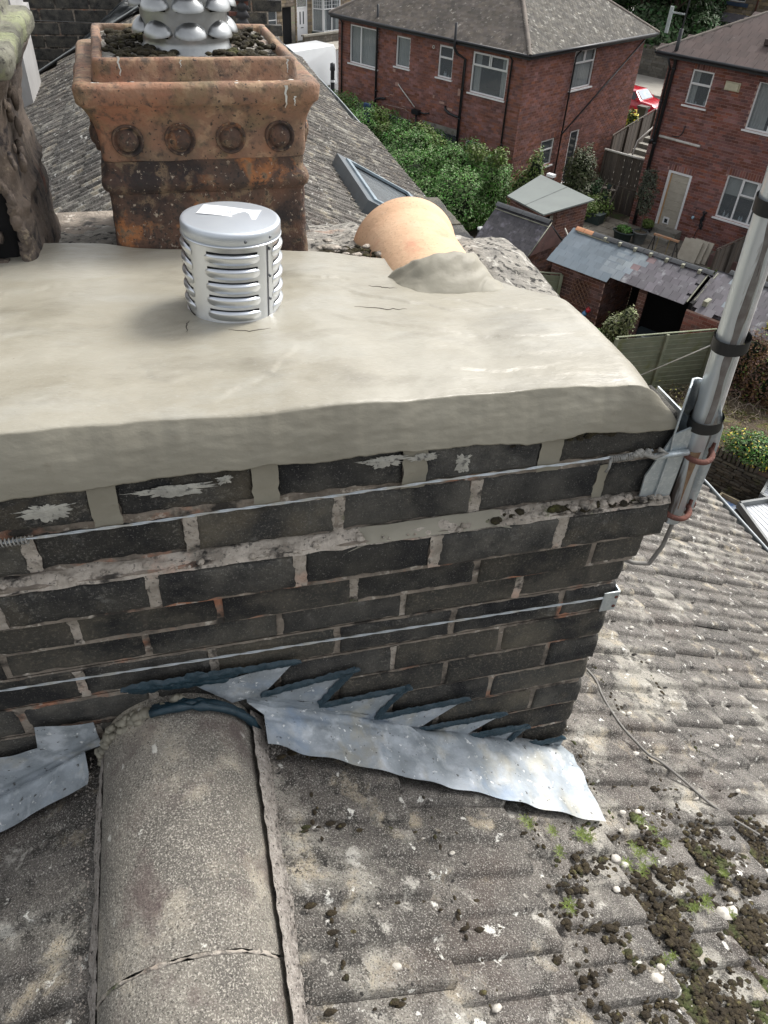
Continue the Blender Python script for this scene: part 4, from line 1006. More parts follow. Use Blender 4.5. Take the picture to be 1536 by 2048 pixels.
def brickwall(parent, M, x0, x1, z0, z1, op, bm_, mort, limit, soldiers=(), seed=0):
    """bricks standing proud of a recessed mortar face; M maps (x, depth, z) of the wall into the parent"""
    r_ = random.Random(seed); items = []
    cell = [chamfer_box("brick_w%d" % k, bm_, BRL, .06, BRH, .004, .0012, seed+k) for k in range(2)]
    ops = list(op)+[(a, b, c, c+.24) for a, b, c in soldiers]
    row = 0; z = z0
    while z+.1 <= z1+.02:
        segs = [(x0, x1)]
        for a, b, c, d in ops:
            if c < z+.06 and d > z+.04:
                ns = []
                for p, q in segs:
                    if b <= p or a >= q: ns.append((p, q)); continue
                    if a > p: ns.append((p, a))
                    if b < q: ns.append((b, q))
                segs = ns
        ph = x0-(.13 if row % 2 else 0)
        for p, q in segs:
            k = int((p-ph)//.26); x = ph+k*.26
            while x < q:
                a, b = max(p, x+BJ/2), min(q, x+.26-BJ/2)
                if b-a > .035:
                    items.append((M @ T((a+b)/2, .024+r_.uniform(-.003, .002), z+.05) @ Sc((b-a)/BRL, 1, 1), r_.choice(cell)))
                x += .26
        z += .1; row += 1
    for a, b, c in soldiers:
        n = int((b-a)/.1)
        for k in range(n): items.append((M @ T(a+(k+.5)*(b-a)/n, .022, c+.12) @ Matrix.Rotation(math.pi/2, 4, 'Y') @ Sc(.93, 1, .9), cell[0]))
    pieces(parent, 'brick', items, limit)
    # mortar backing cut round the openings
    xs = sorted({x0, x1, *[v for o in op for v in o[:2]]}); zs = sorted({z0, z1, *[v for o in op for v in o[2:4]]})
    mb = MB()
    for a, b in zip(xs[:-1], xs[1:]):
        for c, d in zip(zs[:-1], zs[1:]):
            if any(o[0] <= (a+b)/2 <= o[1] and o[2] <= (c+d)/2 <= o[3] for o in op): continue
            mb.add([tuple(M @ Vector(p)) for p in ((a, .006, c), (b, .006, c), (b, .006, d), (a, .006, d))], [(0, 1, 2, 3)])
    for a, b, c, d in op:
        mb.add([tuple(M @ Vector(p)) for p in ((a,.006,c),(b,.006,c),(b,.006,d),(a,.006,d),(a,.16,c),(b,.16,c),(b,.16,d),(a,.16,d))], [(0,4,5,1),(1,5,6,2),(2,6,7,3),(3,7,4,0)])
    obj('wall', mb, mort, parent)
def window(parent, M, x0, x1, z0, z1, vbars=(), hbars=(), curtain=0, blind=0, sill=True, vents=(), stuff=0, label=None, room=True, inset=.05):
    """bars as fractions; vents = small opening lights (x0,x1,z0,z1 fractions) with a thicker frame"""
    f = MB(); w_ = .055; d0, d1 = inset, inset+.06
    f.box((x0, d0, z0), (x1, d1, z0+w_), M); f.box((x0, d0, z1-w_), (x1, d1, z1), M); f.box((x0, d0, z0+w_), (x0+w_, d1, z1-w_), M); f.box((x1-w_, d0, z0+w_), (x1, d1, z1-w_), M)
    W_, H_ = x1-x0, z1-z0
    for t in vbars: x = x0+W_*t; f.box((x-.03, d0+.003, z0+w_), (x+.03, d1-.003, z1-w_), M)
    for t, a, b in hbars: z = z0+H_*t; f.box((x0+W_*a+.01, d0+.005, z-.03), (x0+W_*b-.01, d1-.005, z+.03), M)
    for a, b, c, d in vents:
        A, B_, C_, D_ = x0+W_*a, x0+W_*b, z0+H_*c, z0+H_*d; q = .045
        f.box((A, d0-.02, C_), (B_, d0+.01, C_+q), M); f.box((A, d0-.02, D_-q), (B_, d0+.01, D_), M); f.box((A, d0-.02, C_+q), (A+q, d0+.01, D_-q), M); f.box((B_-q, d0-.02, C_+q), (B_, d0+.01, D_-q), M)
    o = obj('window', f, upvc, parent, label=label); fixn(o)
    p = MB(); p.add([tuple(M @ Vector(q)) for q in ((x0+.02, d0+.03, z0+.02), (x1-.02, d0+.03, z0+.02), (x1-.02, d0+.03, z1-.02), (x0+.02, d0+.03, z1-.02))], [(0, 1, 2, 3)]); obj('pane', p, pane_m, o)
    if sill:
        s = MB(); s.box((x0-.07, -.07, z0-.06), (x1+.07, d0+.02, z0-.005), M); fixn(obj('sill', s, upvc, o))
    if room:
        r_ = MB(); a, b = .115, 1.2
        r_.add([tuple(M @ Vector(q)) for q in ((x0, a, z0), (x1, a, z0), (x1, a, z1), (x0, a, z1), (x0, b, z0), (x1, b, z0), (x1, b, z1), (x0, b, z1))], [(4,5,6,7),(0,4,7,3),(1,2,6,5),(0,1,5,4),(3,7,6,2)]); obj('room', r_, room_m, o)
    if curtain:
        c = MB(); n = int(60*W_)
        def cf(u, v):
            x = x0+.03+(W_-.06)*u; return tuple(M @ Vector((x, d1+.06+.018*math.sin(x*48+nz(x*3)*6)*(.6+.4*(1-v)), z0+.05+(H_-.1)*v)))
        if curtain == 1: c.grid(cf, n, 4)
        elif curtain == 2: c.grid(lambda u, v: cf(u*.32, v), n//3, 4)
        elif curtain == 3: c.grid(lambda u, v: cf(u*.2, v), n//3, 4).grid(lambda u, v: cf(.8+u*.2, v), n//3, 4)
        obj('curtain', c, curt, o, True)
    if blind:
        c = MB(); c.add([tuple(M @ Vector(q)) for q in ((x0+.03, d1+.05, z1-H_*blind), (x1-.03, d1+.05, z1-H_*blind), (x1-.03, d1+.05, z1), (x0+.03, d1+.05, z1))], [(0, 1, 2, 3)]); obj('blind', c, curt, o)
    if stuff:
        c = MB(); r_ = random.Random(stuff)
        for k in range(stuff):
            x = x0+.1+(W_-.2)*r_.random(); h = r_.uniform(.08, .26); c.lathe([(.035,0),(.035,h*.7),(.015,h*.75),(.012,h),(0,h)], 8, M @ T(x, d1+.08, z0+.02))
        obj('window_bottles', c, mat("pale_bottle", (.45,.47,.48), (.2,.3,.35), 9, .4, 0), o, True)
    return o
def pipe(parent, M, pts, r, m_, name='downpipe', collars=(), label=None):
    mb = MB(); mb.tube([M @ Vector(p) for p in pts], r, 10)
    for p in collars: mb.tube([M @ Vector((p[0], p[1], p[2]-.03)), M @ Vector((p[0], p[1], p[2]+.03))], r*1.25, 10)
    return obj(name, mb, m_, parent, True, label=label)
def tiled_slope(parent, A, B, up, rise_len, cw, ce, me, limit, clip, jit=.004, W=None):
    """tiles laid in courses: A->B along the eave, 'up' unit vector up the slope, clip(t_along, s_up) says where the slope exists"""
    A, B = Vector(A), Vector(B); ex = (B-A).normalized(); n = ex.cross(up).normalized(); Lx = (B-A).length
    R = Matrix((ex, up, n)).transposed().to_4x4(); items = []; r_ = random.Random(int(Lx*100))
    for j in range(int(rise_len/ce)+1):
        s = (j+.5)*ce
        for k in range(-1, int(Lx/cw)+2):
            x = (k+.5+(.5 if j % 2 else 0))*cw
            if not clip(x, s): continue
            P = A+ex*x+up*s
            items.append((Matrix.Translation(P+n*(.012+r_.uniform(0, jit))) @ R @ Matrix.Rotation(r_.uniform(-.012, .012), 4, 'Z') @ Matrix.Rotation(.075, 4, 'X'), me))
    pieces(parent, 'roof_tile', items, limit, world=W)
def hiproof(parent, x0, x1, y0, y1, z, t, W, me, cw, ce, under, limits=(150, 0, 0, 0), hipr=.09, mside=None, tx=None):
    """hipped roof over a rectangle in the parent's frame"""
    hw = (y1-y0)/2; tx = tx or t; zr = z+hw*t
    sl = math.hypot(hw, hw*t); upf = Vector((0, hw, hw*t)).normalized(); upb = Vector((0, -hw, hw*t)).normalized(); hx_ = hw*t/tx
    upr = Vector((-hx_, 0, hw*t)).normalized(); upl = Vector((hx_, 0, hw*t)).normalized(); sx = math.hypot(hx_, hw*t)
    R1, R2 = Vector((x0+hx_, y0+hw, zr)), Vector((x1-hx_, y0+hw, zr))
    c = [Vector((x0, y0, z)), Vector((x1, y0, z)), Vector((x1, y1, z)), Vector((x0, y1, z))]
    mb = MB(); mb.add([*c, R1, R2], [(0,1,5,4),(1,2,5),(2,3,4,5),(3,0,4)]); obj('roof', mb, under, parent)
    kx = hx_/sl
    tiled_slope(parent, c[0], c[1], upf, sl, cw, ce, me, limits[0], lambda x, s: s*kx-.02 < x < (x1-x0)-s*kx+.02 and s < sl, W=W)
    ky = hw/sx
    tiled_slope(parent, c[1], c[2], upr, sx, cw, ce, mside or me, limits[1], lambda x, s: s*ky-.02 < x < (y1-y0)-s*ky+.02 and s < sx, W=W)
    hp = MB(); hp.lathe([(hipr*.92,0),(hipr,.42),(hipr*1.05,.45)], 12)
    hme = hp.mesh('hip_tile', hip_m, True); items = []
    for a, b in ((c[0], R1), (c[1], R2), (c[2], R2), (c[3], R1), (R1, R2)):
        d = b-a; L = d.length; d.normalize(); q = d.to_track_quat('Z', 'Y').to_matrix().to_4x4()
        for k in range(int(L/.42)): items.append((Matrix.Translation(a+d*k*.42+Vector((0, 0, -.01))) @ q, hme))
    pieces(parent, 'ridge_tile', items, 80, world=W)
    g = MB(); e = .05
    for a, b in ((c[0], c[1]), (c[1], c[2])):
        g.tube([a+Vector((0, 0, -.03)), b+Vector((0, 0, -.03))], .058, 10)
    obj('gutter', g, blackp, parent, True)
    f = MB(); f.box((x0+.03, y0+.03, z-.16), (x1-.03, y1-.03, z-.05)); fixn(obj('soffit', f, blackp, parent))
I4 = Matrix.Identity(4)
# ------------------------------------------------------------ left house
lh = thing('brick_house', 'red brick house with a brown tiled hipped roof behind the hedge, left of the two', 'house', G(-18.73, 27.45, 0), GR)
WL = rootmat(lh)
F = T(0, 0, 0)                       # front wall: x runs from -10.3 to 0
op = [(-9.62,-7.84,3.92,5.40),(-6.77,-5.95,4.23,5.36),(-4.36,-3.58,4.22,5.38),(-2.60,-.82,3.96,5.41),(-9.04,-7.9,1.0,2.16),(-7.49,-5.69,1.1,2.28),(-4.79,-2.95,1.1,2.22),(-2.52,-1.52,.9,2.18)]
brickwall(lh, F, -10.35, 0, 0, 5.6, op, br_red, mort_l, 170, [(-7.5,-5.7,2.28),(-2.55,-1.5,2.18)], 11)
M2 = rotz(math.pi/2)                 # side wall: local x -> +v
ops = [(3.36,4.99,4.06,5.50),(1.95,2.95,1.26,2.33),(4.13,4.80,.25,2.38)]
brickwall(lh, M2, 0, 8.95, 0, 5.6, ops, br_red, mort_l, 120, [(1.9,3.0,2.33)], 12)
window(lh, F, *op[0], vbars=(.38,), curtain=1); window(lh, F, *op[1], curtain=1); window(lh, F, *op[2], hbars=((.62,0,1),), vents=((.04,.96,.62,.98),), stuff=3)
window(lh, F, *op[3], vbars=(), hbars=((.68,0,1),), vents=((.03,.49,.68,.98),(.51,.97,.68,.98)), curtain=3)
window(lh, F, *op[4], curtain=1, sill=False); window(lh, F, *op[5], vbars=(.5,), sill=False); window(lh, F, *op[6], vbars=(.5,), sill=False); window(lh, F, *op[7], sill=False)
window(lh, M2, *ops[0], hbars=((.66,0,1),), vents=((.03,.49,.66,.98),(.51,.97,.66,.98)), curtain=1, stuff=4); window(lh, M2, *ops[1], hbars=((.6,0,1),), vents=((.03,.97,.6,.98),), curtain=2)
d = MB(); d.box((4.18,.04,.27),(4.75,.08,2.33), M2); dd = obj('door', d, mat("navy_door", (.015,.022,.035), None, 4, .3, 0), lh); fixn(dd)
d = MB(); d.box((4.13,.0,.25),(4.18,.10,2.38), M2); d.box((4.75,-.0,.25),(4.83,.10,2.38), M2); d.box((4.18,.0,2.33),(4.75,.10,2.38), M2); d.box((4.05,-.06,.17),(4.9,.08,.245), M2); fixn(obj('door_frame', d, upvc, dd))
d = MB(); d.box((4.28,.03,1.45),(4.65,.042,2.15), M2); d.box((4.25,.015,1.2),(4.27,.04,1.33), M2); fixn(obj('door_glass', d, glass, dd))
for a, b, z in ((-9.15,-7.75,2.16),(-4.95,-2.9,2.22)):
    l_ = MB(); l_.box((a,-.02,z+.003),(b,.05,z+.22), F); fixn(obj('lintel', l_, conc, lh))
l_ = MB(); l_.box((4.0,-.02,2.39),(4.95,.05,2.60), M2); fixn(obj('lintel', l_, mat("brown_stone", (.14,.065,.055), None, 5, .9, .4), lh))
hiproof(lh, -10.55, .38, -.38, 9.3, 5.72, .60, WL, chamfer_box("plain_tile", rt_old, .172, .20, .018, .003, .001, 3), .176, .125, mat("roof_felt", (.035,.03,.028), None, 5, .95, 0), (130, 130), mside=chamfer_box("plain_tile_side", rt_side, .172, .20, .018, .003, .0015, 5))
pipe(lh, F, [(-7.80,-.12,6.35),(-7.80,-.12,5.5),(-7.84,-.08,5.3),(-7.80,-.08,.2)], .05, blackp, 'soil_pipe', [(-7.8,-.08,4.6),(-7.8,-.08,3.1)])
pipe(lh, F, [(-7.8,-.09,2.75),(-7.5,-.09,2.85),(-7.2,-.09,2.88)], .045, blackp, 'branch_pipe')
pipe(lh, F, [(-3.23,-.42,6.3),(-3.22,-.42,5.45),(-3.15,-.3,5.25),(-2.88,-.09,5.08),(-2.90,-.09,.2)], .055, blackp, 'soil_pipe', [(-2.9,-.09,4.0),(-2.9,-.09,2.9)])
pipe(lh, F, [(-3.75,-.04,3.22),(-3.68,-.09,3.10),(-3.45,-.09,3.0),(-3.1,-.09,2.96),(-2.9,-.09,2.96)], .05, blackp, 'branch_pipe')
pipe(lh, F, [(-.66,-.36,5.66),(-.62,-.07,5.4),(-.60,-.07,.2)], .034, blackp, 'downpipe', [(-.6,-.07,4),(-.6,-.07,2.4)])
pipe(lh, F, [(-10.05,-.3,5.66),(-10.05,-.07,5.4),(-10.08,-.07,.2)], .034, blackp)
pipe(lh, F, [(-6.49,-.04,3.57),(-6.3,-.07,3.45),(-5.42,-.07,2.86)], .024, whitep, 'waste_pipe')
pipe(lh, F, [(-5.3,-.08,2.6),(-5.32,-.08,.2)], .034, blackp)
hp_ = MB(); hp_.box((-5.5,-.2,2.62),(-5.1,-.01,2.80), F); hp_.tube([F @ Vector(p) for p in ((-5.2,-.09,2.75),(-4.85,-.09,2.72),(-4.6,-.03,2.78))], .03, 8); fixn(obj('hopper', hp_, blackp, lh))
pipe(lh, M2, [(3.30,-.36,5.66),(3.33,-.07,5.3),(3.29,-.07,.1)], .034, blackp, 'downpipe', [(3.3,-.07,4),(3.3,-.07,2.5)])
pipe(lh, M2, [(8.84,-.03,5.42),(3.29,-.05,2.37)], .03, blackp, 'cable')
v = MB(); v.lathe([(.035,-.01),(.065,-.01),(.065,.02),(.035,.02)], 16, T(-4.65,-.005,5.24) @ Matrix.Rotation(math.pi/2, 4, 'X')); obj('wall_vent', v, whitep, lh)
mp_ = MB()
for x, z, w_, h in ((-6.6,3.55,.2,.14),(-6.8,4.05,.14,.12),(-4.45,3.45,.10,.12),(-3.98,3.30,.30,.09),(-3.1,3.85,.14,.26),(-3.55,3.13,.35,.1),(-5.05,2.72,.5,.05)): mp_.box((x-w_/2,-.010,z-h/2),(x+w_/2,.02,z+h/2), F)
fixn(obj('mortar_patch', mp_, mat("patch_plaster", (.42,.27,.22), (.36,.22,.18), 6, .9, .4), lh))
cr_ = MB()
for L_ in ([(-7.25,2.95),(-7.05,2.97),(-7.0,3.07),(-6.8,3.08),(-6.78,3.15)], [(-7.2,2.25),(-7.2,2.63),(-6.0,2.66),(-6.0,2.58)], [(-6.4,2.85),(-6.25,2.87),(-6.24,2.75),(-6.0,2.74),(-5.97,2.62),(-5.8,2.6),(-5.78,2.2)]):
    cr_.tube([F @ Vector((x, -.004, z)) for x, z in L_], .014, 4)
obj('repointed_crack', cr_, mat("pale_pointing", (.50,.38,.32), None, 5, .9, 0), lh)
# ------------------------------------------------------------ right house
rh = thing('brick_house', 'red brick house with flat-tiled roof and boarded back door, at the right edge', 'house', G(-14.33, 30.07, 0), GR)
WR = rootmat(rh)
opr = [(.98,1.80,4.66,5.80),(3.42,5.3,4.32,5.83),(1.12,2.09,.27,2.39),(3.38,5.25,1.24,2.76)]
brickwall(rh, I4, 0, 6.6, 0, 6.05, opr, br_red2, mort_red, 300, [(1.0,1.8,5.80),(1.08,2.12,2.39),(3.3,5.3,2.76)], 21)
sw_ = MB(); sw_.box((0.01,.04,0),(6.6,8.8,6.05)); 
bk_ = MB(); bk_.add([(0,.05,0),(0,8.8,0),(0,8.8,6.05),(0,.05,6.05)], [(0,1,2,3)]); obj('side_wall', bk_, br_red2, rh)
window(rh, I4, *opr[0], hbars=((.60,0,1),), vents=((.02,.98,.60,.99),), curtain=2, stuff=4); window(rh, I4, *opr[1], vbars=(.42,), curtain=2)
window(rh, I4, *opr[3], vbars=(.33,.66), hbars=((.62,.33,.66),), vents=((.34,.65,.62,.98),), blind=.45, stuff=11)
d = MB(); d.box((1.12,.0,.27),(1.21,.10,2.39)); d.box((2.00,.0,.27),(2.09,.10,2.39)); d.box((1.21,.0,2.31),(2.00,.10,2.39)); d.box((1.08,-.05,.20),(2.12,.10,.265)); dd = obj('door', d, upvc, rh, label='doorway boarded over with pale planks and a cat flap'); fixn(dd)
ply = mat("pale_board", (.50,.46,.38), (.42,.38,.31), 6, .8, .5, .003, 20, var=.06, stretch=(1, 1, 3)); ply2 = mat("raw_board", (.52,.33,.17), (.45,.27,.13), 6, .8, .3)
for k, h in enumerate((.34,.30,.36,.30,.40,.26)):
    z0 = .33+sum((.34,.30,.36,.30,.40,.26)[:k]); b_ = MB(); b_.box((1.28,.055+.004*(k%2),z0),(1.97,.08,z0+h-.008)); fixn(obj('board', b_, ply, dd))
b_ = MB(); b_.box((1.19,.06,.31),(1.275,.085,2.32)); b_.box((1.975,.06,.31),(2.02,.085,2.32)); b_.box((1.275,.062,2.295),(1.975,.085,2.325)); fixn(obj('batten', b_, ply2, dd))
b_ = MB(); b_.box((1.40,.03,.42),(1.66,.06,.46)); b_.box((1.40,.03,.62),(1.66,.06,.68)); b_.box((1.40,.03,.46),(1.46,.06,.62)); b_.box((1.60,.03,.46),(1.66,.06,.62)); fixn(obj('cat_flap', b_, upvc, dd)); b_ = MB(); b_.box((1.465,.045,.465),(1.595,.05,.615)); fixn(obj('flap', b_, glass, dd))
hiproof(rh, -.42, 14, -.42, 9.2, 6.20, .50, WR, chamfer_box("flat_tile", rt_flat, .324, .40, .05, .004, .001, 3), .33, .345, mat("roof_felt", (.03,.03,.03), None, 5, .95, 0), (260, 0))
pipe(rh, I4, [(.30,-.30,6.95),(.30,-.30,6.1),(.30,-.12,5.9),(.30,-.12,.1)], .065, blackp, 'soil_pipe', [(.3,-.12,5.7),(.3,-.12,3.2),(.3,-.12,1.5)])
pipe(rh, I4, [(.10,-.36,6.05),(.12,-.08,5.7),(.14,-.08,3.3),(.24,-.10,3.15)], .04, blackp, 'downpipe', [(.13,-.08,4.6)])
pipe(rh, I4, [(.25,-.16,3.3),(.12,-.16,3.25),(.10,-.1,3.15)], .05, blackp, 'branch_pipe')
pipe(rh, I4, [(.40,-.09,3.47),(2.0,-.09,3.45),(2.06,-.05,3.45)], .045, whitep, 'waste_pipe'); pipe(rh, I4, [(.9,-.06,3.56),(1.15,-.06,3.58),(1.25,-.05,3.72),(1.28,-.03,3.98)], .02, blackp, 'cable')
b_ = MB(); b_.box((2.34,-.10,5.40),(2.80,.0,5.62)); b_.box((2.30,-.04,5.37),(2.84,-.0,5.65)); fixn(obj('vent_cover', b_, mat("cream_plastic", (.62,.58,.42), None, 5, .5, 0), rh))
b_ = MB(); b_.tube([(3.1,1.22,7.3),(3.05,.85,7.28)], .06, 8); b_.box((2.95,.55,6.78),(3.3,.85,6.95)); fixn(obj('roof_vent', b_, rt_flat, rh))
hs_ = thing('hose_bracket', 'dark coil of hose and tools hanging on the red wall under the kitchen window', 'hose', WR @ Vector((3.02,-.08,1.0)), GR)
b_ = MB(); b_.tube([(.05*math.cos(a*1.9)+.03*math.sin(a*5), -.02+.03*math.sin(a), .33*math.cos(a)) for a in np.linspace(0, 19, 120)], .018, 6); b_.tube([(-.05,0,-.3),(-.12,0,-.5),(-.15,0,-.85)], .014, 6); obj('coil', b_, blackp, hs_, True)
lp_ = thing('wall_lantern', 'small pale blue lantern hanging from a bracket on the red brick wall', 'lantern', WR @ Vector((2.62,-.10,1.0)), GR)
b_ = MB(); lump(b_, (0,0,0), .065, 3, (1,1,1)); obj('globe', b_, mat("pale_blue_glass", (.35,.52,.62), None, 5, .15, 0), lp_, True); b_ = MB(); b_.tube([(0,0,.05),(.02,0,.30),(.02,.09,.34)], .008, 5); obj('bracket', b_, blackp, lp_)
an = thing('tv_aerial', 'dark pole with a short pale aerial beside the corner of the right roof', 'aerial', WR @ Vector((.30,-.28,6.9)), GR)
b_ = MB(); b_.tube([(0,0,0),(.02,0,1.0)], .03, 8); obj('pole', b_, blackp, an); b_ = MB(); b_.box((-.62,-.03,-.15),(-.50,.03,.65)); b_.box((-.5,-.01,.45),(.0,.01,.5)); fixn(obj('panel_antenna', b_, mat("pale_grey_metal", (.42,.46,.46), None, 4, .4, 0), an))
# ------------------------------------------------------------ garden sheds
def shed_walls(t, poly, h, bm_, mort, limit, skip=(), seed=0, z0=0):
    n = len(poly)
    for i in range(n):
        if i in skip: continue
        a, b = Vector((*poly[i], 0)), Vector((*poly[(i+1) % n], 0)); d = b-a; ang = math.atan2(d.y, d.x)
        brickwall(t, T(a.x, a.y, 0) @ rotz(ang), 0, d.length, z0, h, [], bm_, mort, limit, (), seed+i)
br_brown = mat("brown_red_brick", (.15,.062,.045), (.09,.042,.033), 2, .92, .7, .004, 40, var=.34, hv=.012, spots=[((.3,.24,.21), 5, .62, .7, 'n', .6)])
mort_dk = mat("dark_mortar", (.15,.11,.09), (.09,.07,.06), 4, .95, .5)
slate_b = mat("blue_grey_slate", (.150,.185,.215), (.125,.158,.185), 1.2, .5, .4, .003, 30, var=.09)
slate_p = mat("purple_grey_slate", (.125,.115,.13), (.095,.088,.10), 2, .62, .5, .003, 30, var=.22, hv=.015, spots=[((.32,.33,.34), 3.2, .56, .68, 'n', .7)])
slate_m = mat("pale_slate", (.21,.245,.265), (.16,.19,.215), 2, .5, .4, .003, 30, var=.16, hv=.01)
slate_pk = mat("pink_slate", (.22,.15,.15), (.17,.12,.125), 3, .6, .4)
slate_dk = mat("dark_slate", (.065,.062,.068), (.045,.043,.05), 3, .75, .6, .004, 30, var=.2, spots=[((.17,.16,.19), 2.6, .53, .66, 'n', .8)])
ridge_dk = mat("dark_ridge_tile", (.06,.065,.072), (.045,.048,.052), 4, .8, .5, var=.15)
timber = mat("weathered_timber", (.105,.085,.068), (.07,.056,.046), 4, .9, .7, .004, 30, var=.2, stretch=(1,1,.2))
timber_g = mat("green_grey_timber", (.22,.235,.165), (.16,.18,.12), 3, .9, .6, .004, 30, var=.12, spots=[((.30,.31,.22), 9, .64, .7, 'n', .7), ((.14,.15,.04), 2, .55, .7, 'n', .7)])
# A: felt-roofed shed
sa = thing('garden_shed', 'brick garden shed with a flat grey felt roof beside the hedge', 'shed', G(0, 0, 0), GR)
polyA = [(-13.78,22.5),(-13.40,25.05),(-16.25,25.85),(-15.72,23.05)]
q = [Vector((x, y, 2.20+(.06 if k in (1, 2) else 0))) for k, (x, y) in enumerate(polyA)]
m_ = MB(); m_.slab(q, .05); fixn(obj('roof', m_, mat("grey_felt", (.175,.195,.185), (.155,.172,.165), .9, .85, .3), sa))
m_ = MB(); m_.slab([q[0].lerp(q[3], .48)+Vector((0,0,.006)), q[1].lerp(q[2], .48)+Vector((0,0,.006)), q[1].lerp(q[2], .50)+Vector((0,0,.006)), q[0].lerp(q[3], .50)+Vector((0,0,.006))], .004); fixn(obj('felt_seam', m_, mat("felt_seam", (.12,.135,.13), None, 3, .9, 0), sa))
wa = [(-13.95,22.62),(-13.60,25.0),(-16.1,25.7),(-15.6,23.15)]
d_ = Vector((wa[1][0]-wa[0][0], wa[1][1]-wa[0][1])); angA = math.atan2(d_.y, d_.x)
brickwall(sa, T(wa[0][0], wa[0][1], 0) @ rotz(angA), 0, d_.length, 0, 2.12, [(.25,.85,0,2.0)], br_brown, mort_red, 90, (), 41)
shed_walls(sa, wa, 2.12, br_brown, mort_red, 30, (0, 1, 2), 45)
m_ = MB(); m_.box((.25,.30,0),(.85,.34,2.0), T(wa[0][0], wa[0][1], 0) @ rotz(angA)); fixn(obj('doorway', m_, dark_in, sa))
m_ = MB(); m_.box((-16.05,25.9,2.24),(-15.75,26.1,2.34)); fixn(obj('roof_block', m_, upvc, sa))
# B: dark slate shed
sbb = thing('garden_shed', 'small brick outhouse with a dark mottled slate roof and blue-black ridge tiles', 'shed', G(0, 0, 0), GR)
WG = Matrix.Rotation(GR, 4, 'Z')
shed_walls(sbb, [(-14.35,19.98),(-12.5,19.98),(-12.42,21.65),(-14.3,21.7)], 1.85, br_brown, mort_dk, 60, (2,3), 51)
gb_ = MB(); gb_.add([(-12.44,19.95,1.85),(-12.40,21.7,1.85),(-12.40,20.8,2.62)], [(0,1,2)]); obj('gable', gb_, br_brown, sbb)
eA, eB = Vector((-14.5,19.83,1.88)), Vector((-12.42,19.83,1.88)); up = Vector((0, .97, .78)).normalized()
sme_ = chamfer_box("slate_dark", slate_dk, .200, .26, .018, .002, .002, 3)
def slatefield(parent, A, B, up, L_, cw, ce, pick, limit, W, name='slate', jit=.006):
    A, B = Vector(A), Vector(B); ex = (B-A).normalized(); n = ex.cross(up).normalized(); Lx = (B-A).length
    R = Matrix((ex, up, n)).transposed().to_4x4(); items = []; r_ = random.Random(int(Lx*1000))
    for j in range(int(L_/ce+.5)):
        for k in range(int(Lx/cw)+1):
            x = (k+.5-(.5 if j % 2 else 0))*cw
            w_ = 1.0
            if x-cw/2 < 0: w_ = (x+cw/2)/cw; x = (x+cw/2)/2
            if x+cw*w_/2 > Lx: w2 = (Lx-(x-cw*w_/2))/cw; x = Lx-w2*cw/2; w_ = w2
            if w_ < .15: continue
            me = pick(x, j, k, r_)
            if me is None: continue
            items.append((Matrix.Translation(A+ex*x+up*((j+.5)*ce)+n*(.006+r_.uniform(0, jit))) @ R @ Matrix.Rotation(r_.uniform(-.02, .02)*(jit > .004), 4, 'Z') @ Matrix.Rotation(.085, 4, 'X') @ Sc(w_, 1, 1), me))
    pieces(parent, name, items, limit, world=W)
slatefield(sbb, eA, eB, up, 1.26, .21, .14, lambda x, j, k, r: sme_, 120, WG)
m_ = MB(); m_.slab([eA+Vector((0,.02,-.02)), eB+Vector((0,.02,-.02)), eB+up*1.25-Vector((0,0,.02)), eA+up*1.25-Vector((0,0,.02))], .03); m_.slab([eB+up*1.25+Vector((0,0,-.02)), eA+up*1.25+Vector((0,0,-.02)), eA+Vector((0,1.95,-.02)), eB+Vector((0,1.95,-.02))], .03); fixn(obj('roof', m_, slate_dk, sbb))
def ridgerow(parent, a, b, n, m__, W, r=.085):
    a, b = Vector(a), Vector(b); d = (b-a); L_ = d.length/n; d.normalize(); mb = MB()
    mb.grid(lambda u, v: (r*1.25*(u*2-1), r*(.75-abs(u*2-1)**1.3*.9), v*(L_-.012)), 8, 1); me = mb.mesh('ridge_tile_a', m__, False)
    R = Matrix((d.cross(Vector((0,0,1))), Vector((0,0,1)), d)).transposed().to_4x4()
    for k in range(n):
        o = link('ridge_tile', me, parent, Matrix.Translation(a+d*L_*k) @ R); md = o.modifiers.new('t', 'SOLIDIFY'); md.thickness = .014
rA, rB = eA+up*1.26, eB+up*1.26; ridgerow(sbb, rA+Vector((-.02,0,.03)), rB+Vector((0,0,.03)), 4, ridge_dk, WG, .10)
m_ = MB(); m_.tube([rA+Vector((0,-.13,-.07)), rB+Vector((0,-.13,-.07))], .018, 6); m_.tube([eB+Vector((0,0,.02)), rB+Vector((0,0,.0))], .018, 6); obj('verge_mortar', m_, mat("mossy_mortar", (.30,.30,.24), (.2,.2,.15), 6, .9, .5), sbb, True)
